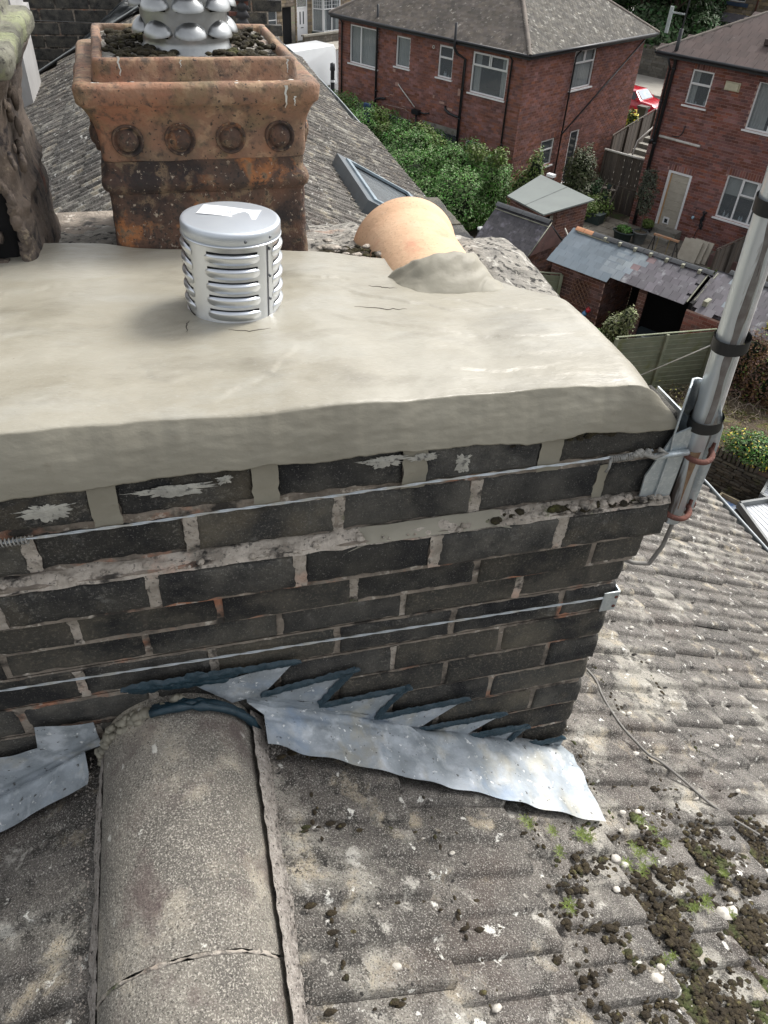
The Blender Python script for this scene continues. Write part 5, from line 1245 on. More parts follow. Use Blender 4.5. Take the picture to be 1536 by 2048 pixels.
# C: long slate-roofed row
sc3 = thing('outbuilding', 'open-fronted brick outbuilding roofed in new blue slates and old purple slates', 'outbuilding', G(0, 0, 0), GR)
mk = lambda m__, s, w_=.255, l=.30: chamfer_box("slate_"+str(s), m__, w_, l, .014, .0018, .0015, s)
sB, sP, sM, sK = mk(slate_b, 1), mk(slate_p, 2, .245), mk(slate_m, 3, .245), mk(slate_pk, 4, .245)
upc = Vector((0, 1.15, .62)).normalized(); LC = 1.32
a1, b1 = Vector((-11.62,19.62,2.12)), Vector((-9.62,19.62,2.12))
slatefield(sc3, a1, b1+Vector((.30,0,0)), upc, LC, .26, .22, lambda x, j, k, r: (sB if x < 2.02+j*.065 else None), 300, WG, jit=.001)
a2, b2 = Vector((-9.98,19.80,2.22)), Vector((-7.25,19.80,2.22))
def pickc(x, j, k, r):
    if x < .0+j*.055: return None
    if (j, k) in ((2,3),(4,4),(5,4)): return sK
    if x < .75+.12*r.random()+(.12*j if j > 2 else 0) or (k == 4 and j > 3): return sM
    return sP
slatefield(sc3, a2, b2, upc, 1.20, .25, .20, pickc, 300, WG, jit=.006)
m_ = MB(); m_.slab([a1+Vector((0,.03,-.02)), Vector((-9.7,19.65,2.10)), Vector((-9.7,20.78,2.71)), Vector((-11.62,20.78,2.71))], .02); m_.slab([a2+Vector((.1,.03,-.02)), b2+Vector((0,.03,-.02)), b2+upc*1.18-Vector((0,0,.02)), a2+Vector((.1,0,-.02))+upc*1.18], .02)
m_.slab([Vector((-7.25,20.80,2.74)), Vector((-11.62,20.80,2.74)), Vector((-11.62,22.0,2.1)), Vector((-7.25,22.0,2.1))], .03); fixn(obj('roof', m_, slate_dk, sc3))
ridgerow(sc3, (-11.5,20.82,2.78), (-10.9,20.82,2.78), 2, mat("orange_ridge", (.50,.25,.13), (.42,.2,.11), 6, .8, .3), WG, .085)
ridgerow(sc3, (-10.9,20.82,2.78), (-7.1,20.86,2.80), 9, ridge_dk, WG, .09)
m_ = MB()
for k in range(7): m_.box((-10.5+k*.5,20.68,2.74),(-10.42+k*.5,20.80,2.84))
m_.tube([(-11.4,20.70,2.745),(-10.3,20.70,2.745)], .02, 6); m_.tube([(-7.22,19.85,2.26),(-7.22,20.85,2.80)], .02, 6); fixn(obj('verge_mortar', m_, MATS["mossy_mortar"], sc3, kind='stuff'))
brickwall(sc3, T(0,19.86,0), -11.55, -9.70, 0, 2.08, [], br_brown, mort_red, 160, (), 61)
brickwall(sc3, T(-8.66,19.95,0), 0, .24, 0, 2.15, [], br_brown, mort_red, 40, (), 62)
brickwall(sc3, T(0,19.90,0), -7.18, -6.05, 0, 2.05, [], mat("red_patched_brick", (.26,.07,.04), (.15,.06,.045), 2, .9, .7, .004, 40, var=.3, spots=[((.42,.36,.33), 2.0, .52, .64, 'n', .85)]), mort_red, 120, (), 63)
brickwall(sc3, T(-9.72,19.88,0) @ rotz(math.pi/2), 0, 1.9, 0, 2.1, [], br_brown, mort_dk, 0, (), 64)
m_ = MB(); m_.box((-9.7,21.75,0),(-6.1,21.85,2.4)); m_.box((-7.2,20.0,0),(-7.1,21.8,2.2)); m_.box((-9.72,19.95,.001),(-7.2,21.7,.03)); fixn(obj('inner_wall', m_, dark_in, sc3))
tr_ = thing('trellis', 'diamond wooden trellis fixed to the brick end wall of the slate outbuilding', 'trellis', G(-10.72, 19.80, 1.02), GR)
for k in range(-4, 5):
    for sg in (1, -1):
        m_ = MB(); x0 = k*.15+.32
        pts = []
        for t in np.linspace(-1, 1, 41):
            x = x0+t*.5; z = .40+sg*t*.62
            if 0 <= x <= .64 and 0 <= z <= .80: pts.append((x, .0 if sg > 0 else -.010, z))
        if len(pts) > 2: m_.tube([pts[0], pts[-1]], .014, 4); obj('slat', m_, mat("trellis_wood", (.20,.11,.07), None, 8, .85, .3), tr_)
# things in the open front
tl = thing('garden_table', 'dark table with a grey cloth inside the open outbuilding', 'table', G(-8.1, 20.3, 0), GR)
m_ = MB(); m_.box((-.5,-.35,.70),(.5,.35,.74)); fixn(obj('tabletop', m_, mat("slate_cloth", (.05,.07,.08), None, 4, .7, 0), tl))
for sx in (-.45,.45):
    for sy in (-.3,.3): m_ = MB(); m_.box((sx-.025,sy-.025,0),(sx+.025,sy+.025,.70)); fixn(obj('leg', m_, timber, tl))
for k, (x, y, z, m__, lbl) in enumerate(((-9.95,19.70,1.05,mat("red_plastic", (.5,.02,.03), None, 5, .3, 0),'small red ball hanging at the corner of the open outbuilding'),(-10.03,19.66,.92,mat("blue_plastic", (.12,.3,.55), None, 5, .3, 0),'small blue ball hanging below the red one at the outbuilding corner'))):
    t = thing('hanging_ball', lbl, 'ball', G(x, y, z), GR); m_ = MB(); m_.lathe([(0,-.08),(.055,-.06),(.08,0),(.055,.06),(.012,.08),(.012,.12)], 14); obj('ball', m_, m__, t, True)
ca_ = thing('folded_chair', 'pale folded chair lying in the dark open shed', 'chair', G(-8.05, 20.0, .74), GR)
m_ = MB(); m_.tube([(-.2,0,.03),(.25,-.12,.10),(.30,.05,.05),(-.15,.2,.03),(-.2,0,.03)], .02, 6); obj('frame', m_, alu_old, ca_); m_ = MB(); m_.slab([(-.15,.0,.05),(.2,-.1,.11),(.25,.05,.08),(-.1,.18,.05)], .02); fixn(obj('seat', m_, mat("grey_cloth", (.2,.23,.25), None, 4, .8, 0), ca_))
# D: lower slate roof continuing right
sd4 = thing('outbuilding', 'lower outbuilding with a ragged purple slate roof half hidden by the mast', 'outbuilding', G(0, 0, 0), GR)
upd = Vector((0, 1.25, .62)).normalized()
a3, b3 = Vector((-7.22,19.95,2.02)), Vector((-3.6,19.95,2.02))
def pickd(x, j, k, r):
    if j == 0 and x < 1.3 and k % 3 == 0: return None
    if j > 5 and x < .3: return None
    return sM if r.random() < .05 else sP
slatefield(sd4, a3, b3, upd, 1.62, .25, .20, pickd, 300, WG, jit=.010)
m_ = MB(); m_.slab([a3+Vector((0,.12,-.02)), b3+Vector((0,.12,-.02)), b3+upd*1.6-Vector((0,0,.03)), a3+upd*1.6-Vector((0,0,.03))], .03); m_.slab([b3+upd*1.6-Vector((0,0,.03)), a3+upd*1.6-Vector((0,0,.03)), Vector((-7.2,22.8,2.0)), Vector((-3.6,22.8,2.0))], .03); fixn(obj('roof', m_, slate_dk, sd4))
ridgerow(sd4, a3+upd*1.62+Vector((.35,0,.03)), b3+upd*1.62+Vector((0,0,.03)), 8, ridge_dk, WG, .09)
brickwall(sd4, T(-6.05,19.92,0) @ rotz(-.02), 0, 2.4, 0, 1.98, [], br_brown, mort_red, 100, (), 71)
m_ = MB(); m_.tube([(-7.18,20.1,2.12),(-7.15,21.3,2.68)], .022, 6); m_.box((-6.9,20.15,2.17),(-6.78,20.45,2.31)); obj('verge_mortar', m_, MATS["mossy_mortar"], sd4)
# ------------------------------------------------------------ fences
def fence(name, label, cat, A, B, h, m__, boards='h', n=10, z0=0, posts=2, cap=True, group=None):
    A, B = Vector((*A, z0)), Vector((*B, z0)); d = B-A; ang = math.atan2(d.y, d.x); L_ = d.length
    loc = G(A.x, A.y, z0); t = thing(name, label, cat, loc, GR+ang, group)
    if boards == 'h':
        bh = h/n; me = chamfer_box("board_h", m__, L_-.02, .02, bh*1.12, .003)
        for k in range(n): link('board', me, t, T(L_/2, 0, bh*(k+.5)) @ Matrix.Rotation(.16, 4, 'X'))
    else:
        bw = L_/n; me = chamfer_box("board_v", m__, bw*.94, .02, h, .003)
        for k in range(n): link('board', me, t, T(bw*(k+.5), .006*(k % 2), h/2))
    pm = chamfer_box("post_", m__, .085, .085, h+.06, .005)
    for k in range(posts): link('post', pm, t, T(L_*k/(posts-1), -.05, (h+.06)/2))
    if cap: o = link('rail', chamfer_box("rail_", m__, L_, .05, .03, .004), t, T(L_/2, -.01, h+.075))
    return t
fence('garden_fence', 'green-grey lapped board fence with posts in front of the open outbuilding', 'fence', (-7.75,17.25), (-6.18,19.75), 1.82, timber_g, 'h', 13, posts=3)
fence('garden_fence', 'short tan board fence between the two slate roofs', 'fence', (-12.35,21.9), (-11.35,21.6), 1.95, mat("tan_timber", (.20,.17,.135), (.15,.125,.10), 4, .9, .5, var=.12, stretch=(1,1,.2)), 'v', 7, posts=2)
pole_ = MB(); pole_.tube([G(-12.35,21.6,2.35), G(-11.62,20.9,2.25)], .025, 6); tag(obj('timber_rail', pole_, mat("pale_rail", (.42,.40,.35), None, 5, .8, 0)), 'pale sloping rail above the tan fence by the slate roofs', 'rail')
fence('garden_fence', 'low brown board fence touching the trellised brick wall', 'fence', (-12.1,18.9), (-11.1,19.75), 1.72, timber_g, 'h', 9, posts=2, cap=True)
fence('garden_gate', 'tall dark weathered board gate with a white rail between the houses', 'gate', (-16.55,31.05), (-14.75,31.05), 1.18, timber, 'v', 10, z0=1.02, posts=2, cap=False)
w_ = MB(); w_.tube([G(-16.6,30.98,2.24), G(-14.75,30.98,2.24)], .045, 8); tag(obj('white_rail', w_, whitep, None, True), 'white rail along the top of the dark board gate', 'rail')
fence('garden_gate', 'lower dark board door below the gate, beside the right house wall', 'gate', (-15.75,30.9), (-14.75,30.9), 1.0, timber, 'v', 7, posts=2, cap=False)
fence('garden_fence', 'dark vertical board fence between the patio and the purple slate roof', 'fence', (-9.25,26.6), (-9.0,30.0), 1.3, timber, 'v', 20, posts=4, cap=True)
# side passage: steps and handrail
stp = thing('garden_steps', 'concrete steps climbing the passage between the brick houses', 'steps', G(-18.0, 34, 0), GR)
for k in range(8): m_ = MB(); m_.box((0,k*.45,0),(3.1,k*.45+.47,.18*(k+1))); fixn(obj('step', m_, conc, stp))
hr_ = thing('handrail', 'cranked white handrail rising beside the passage', 'handrail', (0, 0, 0)); w_ = MB(); w_.tube([G(-15.85,32.0,1.9), G(-15.9,32.3,2.5), G(-15.5,33.3,3.3)], .035, 8); obj('rail', w_, whitep, hr_, True)
ps = fence('garden_fence', 'grey plank fence stepping up the passage towards the street', 'fence', (-18.1,34.2), (-19.4,40.5), 1.9, timber, 'v', 22, posts=4)
bs = thing('street_post', 'short dark timber gate post in front of the red car', 'post', G(-20.3, 41.0, 0), GR); m_ = MB(); m_.box((-.22,-.15,0),(.22,.15,1.75)); m_.box((-.27,-.2,1.75),(.27,.2,1.87)); fixn(obj('post', m_, mat("post_wood", (.14,.125,.11), (.1,.09,.08), 3, .9, .5), bs))
# ------------------------------------------------------------ foliage
leafA = mat("leaf_green", (.10,.23,.026), (.055,.14,.018), 1.2, .6, .0, var=.35, hv=.03)
leafB = mat("leaf_dark", (.040,.09,.022), (.026,.06,.016), 1.0, .6, .0, var=.4, hv=.03)
leafC = mat("leaf_lime", (.13,.19,.025), (.09,.14,.02), 2.5, .6, .0, var=.3, hv=.03)
leafT = mat("tree_leaf", (.060,.125,.034), (.035,.08,.022), .35, .65, .0, var=.4, hv=.03)
flower_y = mat("yellow_flower", (.75,.62,.04), (.6,.5,.04), 3, .6, .0, var=.2)
ivy_b = mat("brown_ivy", (.16,.075,.03), (.10,.055,.03), 2.5, .8, .0, var=.4, hv=.03)
twig_m = mat("dry_twig", (.26,.21,.15), (.16,.12,.085), 9, .9, .0, var=.35)
bark = mat("bark", (.09,.07,.05), (.06,.045,.035), 8, .95, .8, .01, 20)
def leaves(mb, blobs, n, size, seed, shell=.55, flat=.0, droop=0):
    r_ = random.Random(seed); wts = [b[3]*b[4]*b[5] for b in blobs]; tot = sum(wts)
    for b, w_ in zip(blobs, wts):
        cx, cy, cz, rx, ry, rz = b
        for _ in range(int(n*w_/tot)):
            while True:
                x, y, z = r_.gauss(0, 1), r_.gauss(0, 1), r_.gauss(0, 1); l = math.sqrt(x*x+y*y+z*z)
                if l > .01: break
            x, y, z = x/l, y/l, z/l; k = shell+(1-shell)*r_.random()**.6
            k *= .82+.34*(fbm(x*2.2+cx, y*2.2+cy, z*2.2+seed)+.3)
            p = Vector((cx+x*rx*k, cy+y*ry*k, cz+z*rz*k))
            if p.z < .03: p.z = .03+r_.random()*.1
            nn = Vector((x+r_.gauss(0, .7), y+r_.gauss(0, .7), z+.5+r_.gauss(0, .7))).normalized()
            a = nn.orthogonal().normalized(); a.rotate(Matrix.Rotation(r_.uniform(0, 6.28), 3, nn)); c = nn.cross(a)
            s = size*r_.uniform(.6, 1.35)
            mb.add([p-a*s, p+c*s*.5-nn*s*.15, p+a*s, p-c*s*.5-nn*s*.15], [(0, 1, 2, 3)])
    return mb
def bush(name, label, cat, blobs, n, size, m__, seed, core=True, group=None, stems=True, extra=None, shell_=.55):
    c = blobs[0]; t = thing(name, label, cat, G(c[0], c[1], 0), GR, group)
    bl = [(b[0]-c[0], b[1]-c[1], *b[2:]) for b in blobs]
    obj('foliage', leaves(MB(), bl, n, size, seed, shell_), m__, t)
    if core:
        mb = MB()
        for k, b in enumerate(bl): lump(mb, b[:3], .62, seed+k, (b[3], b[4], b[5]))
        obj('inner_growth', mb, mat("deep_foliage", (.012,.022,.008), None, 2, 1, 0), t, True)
    if stems:
        mb = MB(); mb.tube([(0, 0, 0), (.03, .02, max(.2, c[2]*.9))], [.04, .02], 6); obj('stem', mb, bark, t)
    if extra: obj(extra[0], leaves(MB(), bl, extra[2], extra[3], seed+5, .92), extra[1], t)
    return t
blobs = [(-22.0,24.8,1.35,2.7,1.8,1.7),(-25.2,25.2,1.45,2.6,1.7,1.7),(-28,25.6,1.45,2.4,1.6,1.7),(-30.5,25.8,1.4,2,1.5,1.6),(-19.3,24.8,1.3,2.1,1.9,1.65),(-18.5,23.6,1.15,1.3,1.6,1.4),(-20.5,23.6,1.2,2.2,1.6,1.5),(-24,23.8,1.1,2.6,1.5,1.3),(-18.2,25.1,1.4,1.0,1.2,1.4)]
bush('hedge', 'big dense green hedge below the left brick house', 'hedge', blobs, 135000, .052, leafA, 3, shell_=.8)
sh = thing('hedge_shoots', 'loose pale shoots sticking up from the top of the big hedge', 'shoots', G(-22, 25, 0), GR)
obj('foliage', leaves(MB(), [(x, y, 2.55+.3*math.sin(x*2), .5, .4, .42) for x, y in zip(np.linspace(-6.5, 4.4, 16), [.6, .4, .5, .2, .3, .5, .2, -.2, -.3, .1, -.2, -.3, -.1, 0, -.5, -.1])], 6500, .07, 8, .2), leafC, sh)
bush('climbing_bush', 'tall thin bush climbing the brick corner beside the hedge', 'bush', [(-17.2,26.9,1.9,.45,.4,1.0),(-17.6,26.7,1.2,.5,.5,.9)], 1700, .06, leafC, 15)
bush('garden_bush', 'tall wispy olive bush beside the navy side door', 'bush', [(-17.1,30.2,1.2,.75,.7,1.3),(-16.7,29.9,.6,.8,.6,.7)], 5200, .06, mat("leaf_olive", (.085,.10,.035), (.055,.07,.025), 2, .6, 0, var=.35, hv=.03), 17)
bush('low_hedge', 'low bright green clipped hedge behind the felt shed', 'hedge', [(-17.3,28.7,.5,1.2,.75,.55),(-16.0,28.9,.45,.9,.7,.5),(-15.5,29.5,.5,.6,.6,.55)], 6500, .055, leafC, 19)
bush('garden_shrub', 'dark leafy shrub under the board gate', 'shrub', [(-16.2,30.3,.6,.7,.5,.7)], 2200, .06, leafB, 20)
bush('potted_bush', 'pale variegated bush growing in front of the dark open shed', 'bush', [(-8.55,18.9,1.3,.42,.42,.48),(-8.25,18.8,1.75,.25,.25,.35),(-8.75,18.7,.85,.4,.4,.4)], 2600, .045, mat("leaf_variegated", (.22,.23,.09), (.08,.11,.03), 6, .6, 0, var=.35, hv=.02), 23)
bush('garden_shrub', 'low green shrub behind the top of the front board fence', 'shrub', [(-9.1,18.3,.9,.6,.5,.5)], 1500, .05, leafA, 24)
bush('flowering_bush', 'green bush covered in yellow flowers above the dry stone wall', 'bush', [(-3.25,15.95,1.35,.85,.5,.40),(-2.4,16.2,1.35,.8,.5,.45)], 6000, .035, leafA, 25, extra=('blossom', flower_y, 420, .034))
bush('flowering_bush', 'pale yellow flowering plant beside the steps near the red car', 'bush', [(-20.2,39.7,1.0,.45,.45,.9)], 1100, .09, leafC, 26, extra=('blossom', flower_y, 240, .10))
bush('climber', 'reddish-brown climbing plant covering the brick wall at the right edge', 'climbing plant', [(-5.0,19.5,1.5,.55,.35,.95),(-4.3,19.2,1.4,.7,.5,1.0),(-4.6,19.3,.6,.9,.5,.6)], 9000, .040, ivy_b, 27, extra=('blossom', leafC, 500, .035))
bush('yellow_shrub', 'yellow-green shrub tip above the purple slates at the right edge', 'shrub', [(-4.95,20.3,2.15,.28,.25,.40)], 420, .045, mat("leaf_yellow", (.45,.42,.05), (.3,.32,.04), 3, .6, 0, var=.25), 28)
# rough bank with twigs, above the stone wall
def bank(u, v):
    x = -7.0+u*6.5; y = 15.75+v*4.1; z = .95*min(1, max(0, (v*4.1-.02)/.10))*(1-.35*v)+.14*fbm(x*.9, y*.9)+.03*fbm(x*5, y*5)
    z *= min(1, max(0, (x+6.3)/1.2)) if v > .1 else 1
    return tuple(G(x, y, max(.01, z)))
bk_ = MB().grid(bank, 90, 60, True); bo = struct('earth_bank', bk_, mat("leafy_earth", (.085,.06,.038), (.05,.04,.022), 3, 1, 1.0, .03, 16, spots=[((.28,.22,.16), 12, .60, .66), ((.09,.10,.02), 2.2, .53, .62), ((.18,.07,.035), 7, .62, .68)]), True)
tw = MB(); r7 = random.Random(70)
for k in range(420):
    u, v = r7.random(), r7.uniform(.05, 1)**.8; p = Vector(bank(u, v))+Vector((0, 0, .03)); a = r7.uniform(0, 6.28); L_ = r7.uniform(.2, .75); hgt = r7.uniform(.02, .28)
    P = [p+Vector((math.cos(a+j*.25)*L_*j/5, math.sin(a+j*.25)*L_*j/5, hgt*math.sin(j/5*3.0))) for j in range(6)]; tw.tube(P, [.007, .006, .006, .005, .004, .002], 4)
o = obj('dry_twigs', tw, twig_m, kind='stuff'); o['label'] = 'tangle of dry pale twigs on the rough garden bank'; o['category'] = 'twigs'
wd = MB(); leaves(wd, [(-4.5+.0,17.5,.75,2.2,1.6,.18),(-3.5,16.5,.9,1.2,.6,.15)], 2600, .035, 71, .1)
wo = obj('weeds', wd, mat("weed_leaf", (.16,.15,.035), (.11,.09,.03), 2, .8, 0, var=.4, hv=.03), kind='stuff'); wo.rotation_euler = (0, 0, GR); wo['label'] = 'yellowish weeds and fallen leaves over the bank'; wo['category'] = 'weeds'
gw = thing('stone_wall', 'low dry stone wall holding back the bank behind the roof gutter', 'wall', G(0, 0, 0), GR)
stone_d = mat("mossy_stone", (.105,.095,.07), (.065,.06,.045), 5, .95, .9, .01, 20, var=.35, spots=[((.10,.11,.05), 3, .55, .7)])
items = []; r8 = random.Random(80); sms = [chamfer_box("stone_%d" % k, stone_d, .20, .16, .075, .015, .010, 80+k) for k in range(5)]
for row in range(12):
    x = -5.2+r8.uniform(0, .1)
    while x < -2.6:
        w_ = r8.uniform(.5, 1.35); items.append((T(x+.1*w_, 15.68+r8.uniform(-.02, .02), .04+row*.082+r8.uniform(-.006, .006)) @ Matrix.Rotation(r8.uniform(-.08, .08), 4, 'Y') @ rotz(r8.uniform(-.08, .08)) @ Sc(w_, 1, r8.uniform(.8, 1.1)), r8.choice(sms))); x += .205*w_
x = -5.2
while x < -2.9: items.append((T(x, 15.70, 1.10+r8.uniform(-.02, .02)) @ Matrix.Rotation(1.5+r8.uniform(-.15, .15), 4, 'Y') @ Sc(1.0, 1.2, r8.uniform(.8, 1.3)), r8.choice(sms))); x += .105
pieces(gw, 'stone', items, 300); c_ = MB(); c_.box((-5.3,15.72,0),(-2.5,15.95,1.05)); fixn(obj('core', c_, mort_dk, gw))
# grey conservatory roofs at lower right
for nm, lbl, Q in (('conservatory', 'grey-framed garden room with a ribbed white roof beyond the gutter', [(-2.86,14.30),(-2.35,15.45),(.6,13.6),(-.2,12.2)]), ('conservatory', 'second ribbed white roof under the yellow flowering bush', [(-2.95,15.55),(-2.45,15.95),(.8,15.3),(-1.2,14.05)])):
    t = thing(nm, lbl, 'garden room', G(0, 0, 0), GR); z = .88
    a, b, c, d = [Vector((x, y, z)) for x, y in Q]
    if 'second' in lbl: a, b, c, d = [Vector((x, y, z-.04)) for x, y in ((-2.62,15.05),(-2.72,15.75),(.6,15.9),(.5,14.3))]
    else: a, b, c, d = [Vector((x, y, z)) for x, y in ((-2.82,14.35),(-2.42,15.02),(.9,14.6),(-.4,12.4))]
    me_m = mat("white_roof_panel", (.52,.545,.57), (.48,.50,.53), 1, .45, .1)
    n = 9
    for k in range(n):
        # panels run along the a->d direction
        p0, p1 = a.lerp(b, k/n+.01), a.lerp(b, (k+1)/n-.01); q0, q1 = d.lerp(c, k/n+.01), d.lerp(c, (k+1)/n-.01)
        m_ = MB(); m_.slab([p0, p1, q1, q0], .03); fixn(obj('roof_panel', m_, me_m, t))
    fr = MB(); dn = Vector((0,0,-.05))
    for p, q in ((a, b), (b, c), (c, d), (d, a)): 
        e_ = (q-p).normalized(); s_ = Vector((-e_.y, e_.x, 0))*.06; fr.slab([p-s_*0+dn*.1, q+dn*.1, q-s_+dn*.1, p-s_+dn*.1], .16)
    obj('frame', fr, mat("grey_frame", (.17,.18,.18), None, 2, .5, .1), t)
    wl_ = MB(); wl_.add([tuple(v+Vector((0, 0, zz))) for v in (a, b, c, d) for zz in (-.88, -.05)], [(0,1,3,2),(2,3,5,4),(4,5,7,6),(6,7,1,0)]); obj('side_panel', wl_, MATS["grey_frame"], t)
tb_ = thing('raised_bed', 'small timber-edged bed with a blue plastic sheet beside the stone wall', 'garden bed', G(-3.25, 14.75, 0), GR)
m_ = MB(); m_.box((-.12,-.35,0),(-.08,.35,.55)); m_.box((.42,-.35,0),(.46,.35,.55)); m_.box((-.08,.31,0),(.42,.35,.55)); fixn(obj('frame', m_, mat("pale_timber", (.40,.34,.22), None, 4, .8, 0), tb_))
m_ = MB(); m_.grid(lambda u, v: (-.06+u*.45, -.33+v*.62, .45+.05*nz(u*5, v*5)), 12, 12); obj('blue_sheet', m_, mat("blue_sheet", (.10,.20,.42), (.3,.34,.38), 7, .5, 0), tb_, True)
pk = thing('timber_plank', 'weathered pale planks laid on the ground behind the mast bracket', 'planks', G(0, 0, 0), GR)
for k in range(4): m_ = MB(); p, q = Vector((-6.3+k*.02,18.45-k*.14,.14)), Vector((-4.62,17.15-k*.10,.80)); s_ = Vector((0,-.13,0)); m_.slab([p+s_, q+s_, q, p], .03); fixn(obj('plank', m_, mat("pale_plank", (.42,.41,.39), (.33,.32,.3), 5, .8, .3, var=.1), pk))
# ------------------------------------------------------------ patio things
def pot_tub(name, label, cat, u, v, prof, m__, oval=1.0, plant=None, z=.03, n=900, size=.045, seed=1, group=None):
    t = thing(name, label, cat, G(u, v, z), GR, group); mb = MB(); mb.lathe(prof, 22, Sc(oval, 1, 1)); obj('pot', mb, m__, t, True)
    r, h = prof[-1]; sl = MB(); sl.lathe([(r*.93, h-.04), (0, h-.03)], 16, Sc(oval, 1, 1)); obj('soil', sl, earth, t)
    if plant: obj('foliage', leaves(MB(), plant[0], n, size, seed), plant[1], t)
    return t
dgp = mat("dark_green_plastic", (.03,.05,.048), None, 4, .5, 0); gyp = mat("grey_pot", (.13,.14,.14), (.1,.11,.11), 5, .6, .2)
pot_tub('planter', 'oval dark green planter with low leaves on the paving', 'planter', -13.45, 28.0, [(.18,0),(.2,.05),(.25,.36),(.28,.37),(.28,.41),(.25,.41)], dgp, 1.6, ([(0,0,.50,.32,.2,.14)], leafA), seed=31)
pot_tub('planter', 'round grey pot holding a thin small tree by the soil pipe', 'planter', -12.92, 28.35, [(.20,0),(.22,.05),(.29,.42),(.31,.43),(.31,.47),(.27,.47)], gyp, 1.0, ([(-.5,.75,1.7,.42,.42,.75),(-.35,.5,1.2,.3,.3,.4),(-.55,.85,2.2,.3,.3,.35)], mat("leaf_grey", (.075,.085,.05), (.05,.06,.035), 2, .7, 0, var=.35, hv=.02)), n=1700, size=.05, seed=32)
m_ = MB(); m_.tube([G(-12.92,28.35,.4), G(-13.1,28.6,1.0), G(-13.4,29.0,1.6), G(-13.45,29.1,2.2)], [.03,.022,.018,.01], 6); tag(obj('tree_trunk', m_, bark, None, True), 'slim bare stem of the small tree in the grey pot', 'tree')
pot_tub('planter', 'small dark pot with a bright green plant beside the doorstep', 'planter', -13.15, 29.35, [(.15,0),(.2,.28),(.22,.29),(.22,.32),(.2,.32)], blackp, 1.0, ([(0,0,.48,.24,.24,.18)], leafC), seed=33)
t = thing('planter', 'dark green trough with a ladder shelf of plants by the low hedge', 'planter', G(-15.35, 28.9, .03), GR)
m_ = MB(); m_.box((-.4,-.22,0),(.4,.22,.38)); m_.box((-.43,-.25,.38),(.43,.25,.42)); fixn(obj('trough', m_, dgp, t)); obj('foliage', leaves(MB(), [(-.1,0,.52,.3,.2,.2)], 900, .05, 34), leafC, t)
ls = thing('ladder_shelf', 'dark wooden ladder shelf leaning behind the green trough', 'shelf', G(-15.35, 29.35, .03), GR)
for sx in (-.30,.30): m_ = MB(); m_.slab([(sx-.025,-.25,0),(sx+.025,-.25,0),(sx+.025,.55,1.45),(sx-.025,.55,1.45)], .05); fixn(obj('side', m_, timber, ls))
for k, z in enumerate((.35,.75,1.15)): m_ = MB(); y = -.25+.8*z/1.45; m_.box((-.28,y-.12,z),(.28,y+.10,z+.03)); fixn(obj('shelf', m_, timber, ls))
m_ = MB(); m_.lathe([(.08,0),(.12,.16)], 12, T(.02,.12,.78)); m_.lathe([(.08,0),(.11,.14)], 12, T(.0,.34,1.18)); obj('shelf_pot', m_, dgp, ls, True)
stt = thing('doorstep', 'stone doorsteps below the boarded back door', 'steps', G(-13.15, 29.0, 0), GR)
m_ = MB(); m_.box((0,.55,0),(1.15,1.05,.36)); fixn(obj('step', m_, conc, stt)); m_ = MB(); m_.box((.05,0.05,0),(1.1,.55,.19)); fixn(obj('step', m_, conc, stt))
tz = thing('trestle', 'folding trestle with black legs and a worn orange top bar near the doorstep', 'trestle', G(-11.95, 27.55, .03), GR)
m_ = MB(); m_.box((-.05,-.04,.80),(.95,.06,.86)); fixn(obj('top_bar', m_, mat("orange_bar", (.52,.22,.09), (.4,.3,.22), 9, .7, .2), tz))
for sx in (0,.88):
    for sy in (-.32,.32): m_ = MB(); m_.tube([(sx,0,.82),(sx-(.1 if sx == 0 else -.1),sy,0)], .018, 6); obj('leg', m_, blackp, tz)
for sx in (.18,.62): m_ = MB(); m_.tube([(sx,-.03,.80),(sx,-.12,.15)], .012, 6); obj('brace', m_, mat("brass_rod", (.30,.22,.08), None, 4, .5, 0), tz)
for k in range(3):
    t = thing('paving_slab', ['pale square slab leaning on the red wall, front of three', 'middle one of three slabs leaning on the red wall', 'rear one of three slabs leaning on the red wall'][k], 'slab', G(-11.15+k*.16, 28.15+k*.12, .05), GR, 'slabs leaning against the right house')
    m_ = MB(); m_.box((0,-.03,0),(.72,.03,.78), Matrix.Rotation(-.38, 4, 'X') @ rotz(0)); fixn(obj('slab', m_, mat("pale_slab", (.50,.46,.38), (.40,.36,.29), 3, .85, .4, spots=[((.55,.4,.25), 2, .58, .7, 'n', .6)]), t))
bx = thing('brick_planter', 'low square brick box with a pale floor under the kitchen window', 'planter', G(-9.9, 28.3, 0), GR)
for k, (x0, x1, y0, y1) in enumerate(((-.1,1.2,0,.12),(-.1,1.2,1.0,1.12),(-.1,.02,.12,1.0),(1.08,1.2,.12,1.0))): m_ = MB(); m_.box((x0,y0,0),(x1,y1,.5)); fixn(obj('side', m_, br_brown, bx))
m_ = MB(); m_.box((.02,.12,.0),(1.08,1.0,.38)); fixn(obj('fill', m_, conc, bx))
bush('weed', 'small green weed at the foot of the dark board fence', 'weed', [(-9.35,27.1,.35,.25,.2,.25)], 300, .05, leafC, 39, core=False, stems=False)
bn = thing('black_post', 'short black flue post with a pale cap beside the small slate outhouse', 'post', G(-16.4, 22.7, 0), GR); m_ = MB(); m_.lathe([(.14,0),(.14,.9)], 16); obj('pipe', m_, blackp, bn, True); m_ = MB(); m_.lathe([(.15,.9),(.15,.95),(0,.95)], 16); obj('cap', m_, mat("pale_cap", (.6,.62,.62), None, 4, .5, 0), bn, True)
